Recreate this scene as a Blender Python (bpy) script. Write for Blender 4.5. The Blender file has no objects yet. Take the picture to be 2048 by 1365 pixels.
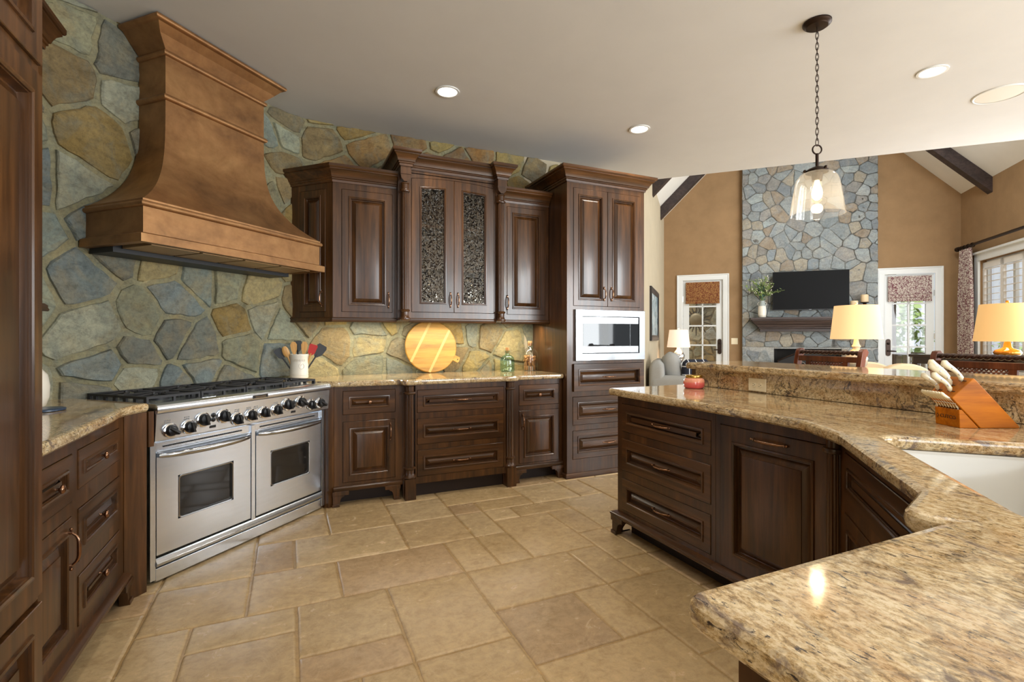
import bpy, bmesh, math, random
import numpy as np
from mathutils import Vector, Matrix, noise
from mathutils.geometry import tessellate_polygon
S=bpy.context.scene; COL=S.collection
PI=math.pi; R2=math.sqrt(.5); rad=math.radians
# ---------------------------------------------------------------- camera, world, lights
H=1.237; YAW=24.2; CEIL=3.035
cam=bpy.data.cameras.new('camera'); camo=bpy.data.objects.new('camera',cam); COL.objects.link(camo)
cam.sensor_width=36; cam.lens=994/2048*36; cam.shift_y=-8/2048; cam.clip_start=.02
camo.location=(0,0,H); camo.rotation_euler=(PI/2,0,-rad(YAW)); S.camera=camo
W=bpy.data.worlds.new('world'); S.world=W; W.use_nodes=True
bg=W.node_tree.nodes['Background']; bg.inputs[0].default_value=(.86,.93,1,1); bg.inputs[1].default_value=.85
S.view_settings.view_transform='Standard'; S.view_settings.look='None'; S.view_settings.gamma=1
S.view_settings.exposure=0.0; S.view_settings.use_curve_mapping=False
S.cycles.max_bounces=8; S.cycles.diffuse_bounces=4; S.cycles.glossy_bounces=4; S.cycles.transmission_bounces=8
S.cycles.use_denoising=True; S.cycles.caustics_reflective=False; S.cycles.caustics_refractive=False
S.cycles.sample_clamp_indirect=6
def pqz(p,q,z=0): return Vector(((p-q)*R2,(p+q)*R2,z))
def area(name,loc,to,w,h,e,c):
    l=bpy.data.lights.new(name,'AREA'); l.shape='RECTANGLE'; l.size=w; l.size_y=h; l.energy=e; l.color=c
    o=bpy.data.objects.new(name,l); COL.objects.link(o); o.location=loc
    o.rotation_euler=(Vector(to)-Vector(loc)).to_track_quat('-Z','Y').to_euler(); return o
def spot(name,loc,e,c,ang=125,r=.06):
    l=bpy.data.lights.new(name,'SPOT'); l.energy=e; l.color=c; l.spot_size=rad(ang); l.spot_blend=.7; l.shadow_soft_size=r
    o=bpy.data.objects.new(name,l); COL.objects.link(o); o.location=loc; return o
def point(name,loc,e,c,r=.03):
    l=bpy.data.lights.new(name,'POINT'); l.energy=e; l.color=c; l.shadow_soft_size=r
    o=bpy.data.objects.new(name,l); COL.objects.link(o); o.location=loc; return o
def sun(name,v,e):
    l=bpy.data.lights.new(name,'SUN'); l.energy=e; l.angle=.01; l.color=(1,.96,.88); o=bpy.data.objects.new(name,l); COL.objects.link(o); o.rotation_euler=Vector(v).to_track_quat('-Z','Y').to_euler(); o.location=(0,0,12)
sun('sun',pqz(.10,-.22,-1.0),4.0)
WARM=(1,.94,.85); DAY=(.93,.975,1)
area('window_daylight',(-1.2,-3.2,1.6),(1.0,3,1.2),2.6,1.8,110,DAY)
area('window_daylight',(5.6,-3.4,1.7),(2.2,3,1.3),3.6,1.9,190,DAY)
area('window_daylight',pqz(7.2,-4.05,1.7),pqz(7.6,0,1.9),2.6,1.7,150,DAY)
for pw_ in (.2,1.6,3.0): area('window_daylight',pqz(pw_,-4.3,1.6),pqz(pw_+.3,0,1.2),.85,1.9,62,DAY)  # added unseen strips that brighten the range steel and band its reflections
area('dormer_daylight',pqz(7.2,-2.6,4.6),pqz(9.6,-1.2,2.2),1.6,1.2,90,DAY)  # added fill for the vaulted room; the roof has no dormer
CANS=[(1.06,3.51),(2.763,3.463),(3.97,1.9)]
for x,y in CANS+[(-.15,2.15),(1.15,1.75),(.4,-.6),(2.2,-.6)]: spot('downlight_beam',(x,y,CEIL-.03),34,WARM)
for x,y,w in ((.6,4.22,.5),(1.28,4.2,.6),(1.95,4.22,.4)): area('under_cabinet_strip',(x,y,1.345),(x,y+.05,.9),w,.04,3.8,(1,.92,.74))
# ---------------------------------------------------------------- mesh helpers
class M:
    def __init__(s): s.v=[]; s.f=[]; s.c=None
    def add(s,vs,fs,T=None):
        n=len(s.v); s.v+=[tuple(T@Vector(v)) if T else tuple(v) for v in vs]; s.f+=[tuple(i+n for i in f) for f in fs]; return s
    def box(s,x0,x1,y0,y1,z0,z1,T=None):
        vs=[(x,y,z) for z in (z0,z1) for y in (y0,y1) for x in (x0,x1)]
        return s.add(vs,[(0,2,3,1),(4,5,7,6),(0,1,5,4),(2,6,7,3),(0,4,6,2),(1,3,7,5)],T)
    def loft(s,rings,caps=(1,1),closed=True,T=None):
        n=len(rings[0]); vs=[p for r in rings for p in r]; fs=[]
        for k in range(len(rings)-1):
            for i in range(n if closed else n-1):
                j=(i+1)%n; fs.append((k*n+i,k*n+j,(k+1)*n+j,(k+1)*n+i))
        if caps[0]: fs.append(tuple(range(n))[::-1])
        if caps[1]: fs.append(tuple((len(rings)-1)*n+i for i in range(n)))
        return s.add(vs,fs,T)
    def prism(s,poly,a,b,ax='z',T=None):
        def P(u,v,w): return {'z':(u,v,w),'y':(u,w,v),'x':(w,u,v)}[ax]
        return s.loft([[P(u,v,a) for u,v in poly],[P(u,v,b) for u,v in poly]],T=T)
    def tube(s,pts,r,n=8,T=None,closed=False):
        pts=[Vector(p) for p in pts]; rs=r if isinstance(r,(list,tuple)) else [r]*len(pts); rings=[]; up=None
        for i,p in enumerate(pts):
            if closed: t=(pts[(i+1)%len(pts)]-pts[i-1]).normalized()
            else: t=(pts[min(i+1,len(pts)-1)]-pts[max(i-1,0)]).normalized()
            if up is None: up=t.orthogonal().normalized()
            up=(up-t*up.dot(t)).normalized(); b=t.cross(up)
            rings.append([tuple(p+(up*math.cos(2*PI*k/n)+b*math.sin(2*PI*k/n))*rs[i]) for k in range(n)])
        if closed: rings.append(rings[0]); return s.loft(rings,(0,0),T=T)
        return s.loft(rings,T=T)
    def lathe(s,prof,cx=0,cy=0,n=24,T=None,caps=(1,1),mod=None):
        rings=[]
        for r,z in prof:
            rings.append([(cx+max(r,1e-4)*(mod(2*PI*k/n) if mod else 1)*math.cos(2*PI*k/n),cy+max(r,1e-4)*(mod(2*PI*k/n) if mod else 1)*math.sin(2*PI*k/n),z) for k in range(n)])
        return s.loft(rings,caps,T=T)
    def sweep(s,prof,path,closed=False,T=None):
        # profile (o,z): o offsets to the right-hand side of the path direction
        P=[Vector((x,y)) for x,y in path]; n=len(P); offs=[]
        for i in range(n):
            a=P[i]-P[i-1] if (i>0 or closed) else P[1]-P[0]
            b=P[(i+1)%n]-P[i] if (i<n-1 or closed) else P[-1]-P[-2]
            a.normalize(); b.normalize(); na=Vector((a.y,-a.x)); nb=Vector((b.y,-b.x))
            m=(na+nb); d=m.dot(na); offs.append(m/d if abs(d)>1e-6 else na)
        rings=[[(P[i].x+offs[i].x*o,P[i].y+offs[i].y*o,z) for o,z in prof] for i in range(n)]
        if closed: rings.append(rings[0]); return s.loft(rings,(0,0),True,T)
        return s.loft(rings,(1,1),True,T)
    def sphere(s,c,r,sx=1,sy=1,sz=1,n=14,m=8,T=None):
        rings=[[(c[0]+r*sx*math.sin(PI*j/m)*math.cos(2*PI*k/n),c[1]+r*sy*math.sin(PI*j/m)*math.sin(2*PI*k/n),c[2]+r*sz*math.cos(PI*j/m)) for k in range(n)] for j in range(1,m)]
        return s.loft(rings,T=T)
    def build(s,name,mat,parent=None,ang=35,loc=None,rz=0,bev=0,sub=0,recalc=True):
        me=bpy.data.meshes.new(name); me.from_pydata(s.v,[],s.f)
        if s.c is not None:
            at=me.attributes.new('Col','FLOAT_COLOR','FACE'); at.data.foreach_set('color',np.array(s.c,dtype=np.float32).ravel())
        if recalc:
            b=bmesh.new(); b.from_mesh(me); bmesh.ops.recalc_face_normals(b,faces=b.faces); b.to_mesh(me); b.free()
        me.materials.append(mat)
        if ang: 
            me.polygons.foreach_set('use_smooth',[True]*len(me.polygons)); me.set_sharp_from_angle(angle=rad(ang))
        o=bpy.data.objects.new(name,me); COL.objects.link(o)
        if parent: o.parent=parent
        if loc is not None: o.location=loc
        o.rotation_euler.z=rz
        if bev:
            md=o.modifiers.new('bevel','BEVEL'); md.width=bev; md.segments=2; md.limit_method='ANGLE'; md.angle_limit=rad(40)
        if sub:
            md=o.modifiers.new('sub','SUBSURF'); md.levels=sub; md.render_levels=sub
        return o
def tag(o,label,cat,group=None,kind=None):
    if label: o['label']=label
    if cat: o['category']=cat
    if group: o['group']=group
    if kind: o['kind']=kind
    return o
def thing(name,label,cat,loc=(0,0,0),rz=0,group=None):
    o=bpy.data.objects.new(name,None); COL.objects.link(o); o.location=loc; o.rotation_euler.z=rz; o.empty_display_size=.05
    return tag(o,label,cat,group)
def struct(o): o['kind']='structure'; return o
def dup(root,loc,rz=None,label=None,group=None):
    def cp(o,par):
        c=o.copy(); COL.objects.link(c); c.parent=par
        for ch in list(kids.get(o.name,[])): cp(ch,c)
        return c
    kids={}
    for o in root.children_recursive: kids.setdefault(o.parent.name,[]).append(o)
    r=cp(root,None); r.location=loc
    if rz is not None: r.rotation_euler.z=rz
    if label: r['label']=label
    if group: r['group']=group
    return r
def rounded(pts):
    # pts: (x,y,r) -> polygon with filleted corners
    out=[]; n=len(pts)
    for i in range(n):
        p=Vector(pts[i][:2]); r=pts[i][2] if len(pts[i])>2 else 0
        if r<=0: out.append(tuple(p)); continue
        a=(Vector(pts[i-1][:2])-p).normalized(); b=(Vector(pts[(i+1)%n][:2])-p).normalized()
        th=a.angle(b)/2; d=r/math.tan(th); c=p+(a+b).normalized()*(r/math.sin(th))
        s0=p+a*d-c; s1=p+b*d-c; a0=math.atan2(s0.y,s0.x); a1=math.atan2(s1.y,s1.x); da=(a1-a0+PI)%(2*PI)-PI
        k=max(3,int(abs(da)/.2)+1)
        for j in range(k+1):
            t=a0+da*j/k; out.append((c.x+r*math.cos(t),c.y+r*math.sin(t)))
    return out
def offset(poly,d):
    # inward offset for a counter-clockwise polygon
    n=len(poly); out=[]
    for i in range(n):
        p0,p1,p2=Vector(poly[i-1]),Vector(poly[i]),Vector(poly[(i+1)%n])
        a=(p1-p0).normalized(); b=(p2-p1).normalized(); na=Vector((-a.y,a.x)); nb=Vector((-b.y,b.x)); m=na+nb; dd=max(m.dot(na),.3)
        out.append(tuple(p1+m*(d/dd)))
    return out
def ccw(poly):
    a=sum(poly[i-1][0]*poly[i][1]-poly[i][0]*poly[i-1][1] for i in range(len(poly))); return poly if a>0 else poly[::-1]
def slab(m,outer,z0,z1,holes=(),r=.02):
    prof=[(.5*r,z0),(.12*r,z0+.2*(z1-z0)),(0,z0+.5*(z1-z0)),(.12*r,z1-.2*(z1-z0)),(.42*r,z1-.05*(z1-z0)),(r,z1)]
    outer=ccw(outer); loops=[]
    m.loft([[(x,y,z) for x,y in offset(outer,d)] for d,z in prof],(0,0))
    hs=[ccw(h) for h in holes]
    for h in hs: m.loft([[(x,y,z) for x,y in offset(h,-d)] for d,z in prof],(0,0))
    for (d,z) in (prof[0],prof[-1]):
        L=[[Vector((x,y,0)) for x,y in offset(outer,d)]]+[[Vector((x,y,0)) for x,y in offset(h,-d)] for h in hs]
        tr=tessellate_polygon(L); pts=[(v.x,v.y,z) for l in L for v in l]; m.add(pts,[tuple(t) for t in tr])
    return m
# ---------------------------------------------------------------- materials
def srgb(r,g,b): return tuple(((c/255)/12.92 if c/255<=.04045 else ((c/255+.055)/1.055)**2.4) for c in (r,g,b))+(1,)
class N:
    def __init__(s,name):
        s.m=bpy.data.materials.new(name); s.m.use_nodes=True; s.t=s.m.node_tree; s.b=s.t.nodes['Principled BSDF']
    def n(s,t,**k):
        x=s.t.nodes.new(t)
        for a,b in k.items():
            if a.startswith('i_'): x.inputs[int(a[2:]) if a[2:].isdigit() else a[2:].replace('_',' ')].default_value=b
            else: setattr(x,a,b)
        return x
    def l(s,a,b): s.t.links.new(a,b)
    def set(s,**k):
        for a,b in k.items(): s.b.inputs[a.replace('_',' ')].default_value=b
        return s
    def coord(s,sc=(1,1,1),rot=(0,0,0),kind='Object'):
        c=s.n('ShaderNodeTexCoord'); mp=s.n('ShaderNodeMapping'); mp.inputs['Scale'].default_value=sc; mp.inputs['Rotation'].default_value=rot
        s.l(c.outputs[kind],mp.inputs[0]); return mp.outputs[0]
    def noise(s,co,scale,detail=5,rough=.6,dist=0):
        x=s.n('ShaderNodeTexNoise'); x.inputs['Scale'].default_value=scale; x.inputs['Detail'].default_value=detail; x.inputs['Roughness'].default_value=rough; x.inputs['Distortion'].default_value=dist
        s.l(co,x.inputs['Vector']); return x.outputs['Fac']
    def ramp(s,fac,stops):
        x=s.n('ShaderNodeValToRGB'); e=x.color_ramp.elements
        while len(e)<len(stops): e.new(.5)
        for i,(p,c) in enumerate(stops): e[i].position=p; e[i].color=c if len(c)==4 else tuple(c)+(1,)
        s.l(fac,x.inputs[0]); return x.outputs[0]
    def mix(s,f,a,b,mode='MIX'):
        x=s.n('ShaderNodeMix',data_type='RGBA',blend_type=mode)
        for i,v in ((0,f),(6,a),(7,b)):
            if hasattr(v,'links') or hasattr(v,'is_linked'): s.l(v,x.inputs[i])
            else: x.inputs[i].default_value=v
        return x.outputs[2]
    def bump(s,h,st=.3,d=.01):
        x=s.n('ShaderNodeBump'); x.inputs['Strength'].default_value=st; x.inputs['Distance'].default_value=d; s.l(h,x.inputs['Height']); s.l(x.outputs[0],s.b.inputs['Normal'])
    def col(s,o): s.l(o,s.b.inputs['Base Color']); return s
def plain(name,c,rough=.5,metal=0,**k):
    m=N(name); m.set(Base_Color=c if len(c)==4 else c+(1,),Roughness=rough,Metallic=metal,**k); return m.m
def mk_wood(name,ax,cols,rough=.3,sc=1,coat=.22,spec=.5):
    m=N(name); s=[26*sc,26*sc,26*sc]; s[ax]=1.7*sc; co=m.coord(tuple(s)); g=m.noise(co,1,8,.65,.6)
    s2=[5*sc,5*sc,5*sc]; s2[ax]=.8*sc; g2=m.noise(m.coord(tuple(s2)),1,3,.5,.3)
    a=m.ramp(g,[(.3,cols[0]),(.52,cols[1]),(.75,cols[2])]); b=m.ramp(g2,[(.3,(.55,.52,.5)),(.7,(1.25,1.2,1.15))])
    m.col(m.mix(1.0,a,b,'MULTIPLY')); m.set(Roughness=rough,Coat_Weight=coat,Coat_Roughness=.12,Specular_IOR_Level=spec); m.bump(g,.12,.002); return m.m
ALD=[srgb(50,31,15),srgb(80,51,25),srgb(112,75,41)]
WOODV=mk_wood('stained_alder',2,ALD); WOODH=mk_wood('stained_alder_across',0,ALD)
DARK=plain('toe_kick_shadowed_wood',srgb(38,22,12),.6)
BEAM=mk_wood('beam_wood',1,[srgb(36,28,26),srgb(58,46,44),srgb(74,60,56)],.55,1,0)
MANT=mk_wood('mantel_wood',0,[srgb(52,44,44),srgb(78,66,64),srgb(92,80,76)],.5,1,0)
CHAIRW=mk_wood('mahogany',2,[srgb(74,34,16),srgb(118,60,30),srgb(146,82,44)],.3)
BLOCKW=mk_wood('oak_knife_block',0,[srgb(160,86,2),srgb(190,110,6),srgb(204,126,16)],.5,2,0,.18)
BOARDW=mk_wood('maple_board',0,[srgb(160,114,36),srgb(192,146,58),srgb(206,164,82)],.45,1.2,0)
BOARDL=plain('maple_strip',srgb(202,166,94),.45)
SPOONW=mk_wood('spoon_wood',2,[srgb(196,140,70),srgb(222,172,100),srgb(234,196,134)],.5,2)
BRONZE=plain('oil_rubbed_bronze',srgb(156,118,92),.26,1)
BRONZD=plain('dark_bronze',srgb(58,46,40),.4,.9)
def mk_steel(name,ax=2,rough=.24,c=(.80,.86,.94)):
    m=N(name); s=[6,6,6]; s[ax]=90; g=m.noise(m.coord(tuple(s)),1,3,.5)
    m.col(m.ramp(g,[(.35,tuple(x*.95 for x in c)),(.65,c)])); m.set(Metallic=1.0,Roughness=rough); return m.m
STEEL=mk_steel('brushed_steel',2); STEELP=mk_steel('polished_steel',2,.22,(.54,.56,.58))
IRON=plain('cast_iron',srgb(52,52,54),.5,.2); BLACK=plain('black_plastic',srgb(16,16,17),.28); BLKGL=plain('dark_glass',srgb(30,29,28),.06)
SCREEN=plain('screen_black',srgb(13,13,14),.45,Specular_IOR_Level=.12); CHROME=plain('chrome',(.85,.85,.85,1),.08,1)
m=N('copper'); g=m.noise(m.coord((1.2,1.2,2.2),(0,0,.3)),2.4,7,.62,.5); g2=m.noise(m.coord((1,1,1)),14,5,.6)
m.col(m.mix(.35,m.ramp(g,[(.28,srgb(112,80,50)),(.5,srgb(158,114,70)),(.72,srgb(190,146,94))]),m.ramp(g2,[(.3,srgb(108,78,54)),(.7,srgb(172,130,90))])))
m.set(Metallic=.65,Roughness=.42); COPPER=m.m
m=N('filter_steel'); m.set(Base_Color=srgb(176,148,112),Metallic=.6,Roughness=.45); FILTER=m.m
def mk_granite(name,dirs=(1,.5,1),vein=.4):
    m=N(name); co=m.coord(dirs); co2=m.coord(tuple(x*1.7 if x>.5 else x*1.2 for x in dirs))
    a=m.noise(co,48,10,.74,.5); b=m.noise(co,130,6,.8,.3); c=m.noise(co,7,4,.55,.8); d=m.noise(co2,56,8,.74,.6); e=m.noise(co,13,6,.65,1.0)
    base=m.ramp(a,[(.34,srgb(92,76,58)),(.42,srgb(168,140,96)),(.49,srgb(208,182,136)),(.57,srgb(232,216,184)),(.68,srgb(192,164,116))])
    fl=m.ramp(b,[(.41,srgb(74,60,50)),(.47,srgb(194,166,118)),(.56,srgb(238,226,200))])
    x=m.mix(.5,base,fl); x=m.mix(.6,x,m.ramp(c,[(.36,srgb(206,160,88)),(.52,srgb(252,244,226)),(.68,srgb(226,210,190))]),'MULTIPLY')
    x=m.mix(m.ramp(e,[(.355,(.85,.85,.85)),(.425,(0,0,0))]),x,srgb(112,94,86))
    x=m.mix(m.ramp(d,[(.375,(.95,.95,.95)),(.42,(0,0,0))]),x,srgb(52,46,48)); vn=m.noise(m.coord(tuple(q*.9 for q in dirs)),11,7,.62,1.6); vm=m.noise(m.coord(),4,3,.5); vr=m.mix(1.0,m.ramp(vn,[(.468,(0,0,0)),(.492,(1,1,1)),(.508,(1,1,1)),(.532,(0,0,0))]),m.ramp(vm,[(.42,(0,0,0)),(.58,(vein,vein,vein))]),'MULTIPLY'); x=m.mix(vr,x,srgb(58,46,40)); m.col(x)
    m.set(Roughness=.09,Specular_IOR_Level=.6,Coat_Weight=.3,Coat_Roughness=.03); return m.m
GRAN=mk_granite('granite'); GRANS=mk_granite('granite_splash',(.8,.8,.8),.9)
m=N('travertine'); at=m.n('ShaderNodeAttribute',attribute_name='Col'); g=m.noise(m.coord((1,1.5,1)),6,10,.72,.8); v=m.noise(m.coord((1,1.8,1)),85,6,.75,.3); w=m.noise(m.coord((1.5,1,1)),3,10,.66,1.4); p=m.noise(m.coord(),26,7,.7,.4)
x=m.mix(1.0,at.outputs[0],m.ramp(g,[(.28,(.80,.75,.68)),(.5,(1,1,1)),(.75,(1.15,1.13,1.08))]),'MULTIPLY'); x=m.mix(.6,x,m.ramp(p,[(.32,(.74,.70,.64)),(.5,(1,1,1)),(.68,(1.2,1.18,1.14))]),'MULTIPLY'); x=m.mix(m.ramp(w,[(.492,(0,0,0)),(.5,(.28,.28,.28)),(.508,(0,0,0))]),x,srgb(222,198,156)); x=m.mix(m.ramp(v,[(.29,(.85,.85,.85)),(.34,(0,0,0))]),x,srgb(92,66,36)); m.col(x)
m.l(m.ramp(g,[(.2,(.12,.12,.12)),(.8,(.34,.34,.34))]),m.b.inputs['Roughness']); m.bump(m.mix(.5,g,v),.3,.004); m.set(Specular_IOR_Level=.5); TILE=m.m
def mk_stone(name,ta,tb,f=.55,bd=.03):
    m=N(name); at=m.n('ShaderNodeAttribute',attribute_name='Col'); g=m.noise(m.coord((1,1,1.7),(0,.5,0)),8,10,.72,.9); v=m.noise(m.coord(),46,8,.75,.3); h=m.noise(m.coord(),4.2,6,.6,1.2); h2=m.noise(m.coord((1.3,1,1)),5.5,6,.62,1.0)
    x=m.mix(m.ramp(h,[(.46,(0,0,0)),(.64,(f,f,f))]),at.outputs[0],srgb(*ta)); x=m.mix(m.ramp(h2,[(.48,(0,0,0)),(.66,(f,f,f))]),x,srgb(*tb))
    x=m.mix(.75,x,m.ramp(g,[(.28,(.45,.44,.42)),(.45,(.92,.92,.92)),(.6,(1.12,1.12,1.1)),(.75,(1.5,1.46,1.36))]),'MULTIPLY'); x=m.mix(.6,x,m.ramp(v,[(.32,(.5,.5,.5)),(.5,(1,1,1)),(.66,(1.3,1.3,1.25))]),'MULTIPLY')
    m.col(x); m.set(Roughness=.7,Specular_IOR_Level=.35); m.bump(m.mix(.35,g,v),1.0,bd); return m.m
STONE=mk_stone('fieldstone',(170,150,106),(124,134,126),.45); STONEC=mk_stone('chimney_stone',(166,160,148),(128,138,146),.4,.015)
def mk_wall(name,c,amp=.08,st=.15):
    m=N(name); g=m.noise(m.coord(),3.5,6,.6); h=m.noise(m.coord(),60,4,.6); c=srgb(*c)
    m.col(m.ramp(g,[(.3,tuple(x*(1-amp) for x in c[:3])),(.7,tuple(x*(1+amp) for x in c[:3]))])); m.set(Roughness=.85,Specular_IOR_Level=.2); m.bump(h,st,.002); return m.m
TAN=mk_wall('tan_plaster',(154,124,90),.1); CREAM=mk_wall('cream_plaster',(188,175,150),.05); CEILM=mk_wall('ceiling_paint',(213,213,212),.02,.05); VAULT=mk_wall('vault_paint',(232,230,224),.02,.05)
WHITE=plain('white_trim',srgb(226,228,226),.4); PORC=plain('porcelain',srgb(214,212,206),.14); CERAM=plain('cream_ceramic',srgb(232,226,212),.25); IVORY=plain('ivory_plastic',srgb(238,224,190),.4); HANDLE=plain('pearl_handle',srgb(234,222,190),.3)
def mk_glass(name,c=(1,1,1,1),rough=0,ior=1.45,seed=0,bd=.006,milk=0):
    m=N(name); t=m.t; t.nodes.remove(m.b); out=t.nodes['Material Output']
    tr=m.n('ShaderNodeBsdfTransparent'); tr.inputs[0].default_value=c; gl=m.n('ShaderNodeBsdfGlossy'); gl.inputs['Roughness'].default_value=rough
    lw=m.n('ShaderNodeLayerWeight'); pw=m.n('ShaderNodeMath',operation='POWER'); pw.inputs[1].default_value=3.5; m.l(lw.outputs['Facing'],pw.inputs[0]); fr=m.n('ShaderNodeMath',operation='MULTIPLY_ADD'); fr.inputs[1].default_value=.6; fr.inputs[2].default_value=((ior-1)/(ior+1))**2; m.l(pw.outputs[0],fr.inputs[0]); mx=m.n('ShaderNodeMixShader')
    m.l(tr.outputs[0],mx.inputs[1]); m.l(gl.outputs[0],mx.inputs[2]); m.l(mx.outputs[0],out.inputs[0])
    if seed:
        v=m.n('ShaderNodeTexVoronoi'); v.inputs['Scale'].default_value=seed; m.l(m.coord(),v.inputs['Vector']); b=m.n('ShaderNodeBump'); b.inputs['Strength'].default_value=.9; b.inputs['Distance'].default_value=bd
        m.l(v.outputs['Distance'],b.inputs['Height']); m.l(b.outputs[0],gl.inputs['Normal'])
    m.l(fr.outputs[0],mx.inputs[0])
    if milk:
        tl=m.n('ShaderNodeBsdfTranslucent'); tl.inputs[0].default_value=(1,.98,.94,1); m2=m.n('ShaderNodeMixShader'); vv=m.n('ShaderNodeTexVoronoi'); vv.inputs['Scale'].default_value=150; m.l(m.coord(),vv.inputs['Vector'])
        m.l(m.ramp(vv.outputs['Distance'],[(.10,(.22,.22,.22)),(.28,(milk,milk,milk))]),m2.inputs[0]); m.l(mx.outputs[0],m2.inputs[1]); m.l(tl.outputs[0],m2.inputs[2]); m.l(m2.outputs[0],out.inputs[0])
    return m.m
GLASS=mk_glass('clear_glass'); SEED=mk_glass('seeded_shade_glass',(.96,.955,.94,1),.03,1.5,0,.006,.06); 
def mk_speck(name,tint,sc,rough):
    m=N(name); t=m.t; t.nodes.remove(m.b); out=t.nodes['Material Output']
    tr=m.n('ShaderNodeBsdfTransparent'); tr.inputs[0].default_value=tint; gl=m.n('ShaderNodeBsdfGlossy'); gl.inputs['Roughness'].default_value=rough
    v=m.n('ShaderNodeTexVoronoi'); v.inputs['Scale'].default_value=sc; m.l(m.coord(),v.inputs['Vector'])
    s=m.n('ShaderNodeVectorMath',operation='SUBTRACT'); s.inputs[1].default_value=(.5,.5,.5); m.l(v.outputs['Color'],s.inputs[0]); k=m.n('ShaderNodeVectorMath',operation='SCALE'); k.inputs['Scale'].default_value=.42; m.l(s.outputs[0],k.inputs[0])
    g=m.n('ShaderNodeNewGeometry'); a=m.n('ShaderNodeVectorMath',operation='ADD'); m.l(k.outputs[0],a.inputs[0]); m.l(g.outputs['Normal'],a.inputs[1]); nn=m.n('ShaderNodeVectorMath',operation='NORMALIZE'); m.l(a.outputs[0],nn.inputs[0]); m.l(nn.outputs[0],gl.inputs['Normal'])
    mx=m.n('ShaderNodeMixShader'); cs=m.n('ShaderNodeSeparateXYZ'); m.l(v.outputs['Color'],cs.inputs[0]); m.l(m.ramp(cs.outputs[2],[(.50,(.012,.012,.012)),(.56,(.17,.17,.17))]),mx.inputs[0]); gl.inputs[0].default_value=(1,.92,.8,1); m.l(tr.outputs[0],mx.inputs[1]); m.l(gl.outputs[0],mx.inputs[2]); m.l(mx.outputs[0],out.inputs[0]); return m.m
RAIN=mk_speck('seeded_cabinet_glass',(.46,.41,.35,1),120,.09)
JAR=mk_glass('jar_glass',(.93,.94,.93,1),.02,1.7); GREENG=mk_glass('green_bottle_glass',(.66,.86,.83,1),.02,1.7)
def emit(name,c,e):
    m=N(name); m.set(Base_Color=c,Emission_Color=c,Emission_Strength=e); return m.m
LED=emit('lamp_lens',(1,.93,.82,1),7); BULB=emit('filament_bulb',(1,.76,.42,1),8)
def mk_shade(name,c,e):
    m=N(name); h=m.noise(m.coord((1,1,6)),40,4,.6); m.set(Base_Color=c,Roughness=.9,Emission_Color=c,Emission_Strength=e,Subsurface_Weight=0); m.bump(h,.1,.002); return m.m
SHADE=mk_shade('lit_linen_shade',srgb(250,212,156),.55); SHADEW=mk_shade('lit_ivory_shade',srgb(250,226,200),.6); SHADED=mk_shade('lit_tan_shade',srgb(232,188,126),.42)
def mk_fabric(name,c,rough=.9,sc=220):
    m=N(name); h=m.noise(m.coord(),sc,3,.6); m.col(m.ramp(h,[(.3,tuple(x*.8 for x in srgb(*c)[:3])),(.7,srgb(*c))])); m.set(Roughness=rough,Specular_IOR_Level=.1); m.bump(h,.2,.002); return m.m
GREYF=mk_fabric('grey_linen',(168,167,163)); CREAMF=mk_fabric('cream_upholstery',(226,204,168)); NAVY=mk_fabric('navy_cloth',(34,40,62))
def mk_vine(name,a,b,sc):
    m=N(name); v=m.n('ShaderNodeTexVoronoi',feature='DISTANCE_TO_EDGE'); v.inputs['Scale'].default_value=sc; c=m.coord((1,1,1)); nz=m.n('ShaderNodeTexNoise'); nz.inputs['Scale'].default_value=sc*.8; m.l(c,nz.inputs['Vector']); mx=m.n('ShaderNodeVectorMath',operation='MULTIPLY_ADD'); mx.inputs[1].default_value=(.06,.06,.06); m.l(nz.outputs['Color'],mx.inputs[0]); m.l(c,mx.inputs[2]); m.l(mx.outputs[0],v.inputs['Vector'])
    m.col(m.ramp(v.outputs['Distance'],[(.05,srgb(*a)),(.12,srgb(*b))])); m.set(Roughness=.9,Specular_IOR_Level=.1); return m.m
VINEG=mk_vine('rust_scroll_fabric',(104,52,38),(152,112,70),30); VINEW=mk_vine('plum_scroll_fabric',(112,66,74),(196,184,172),30)
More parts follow.
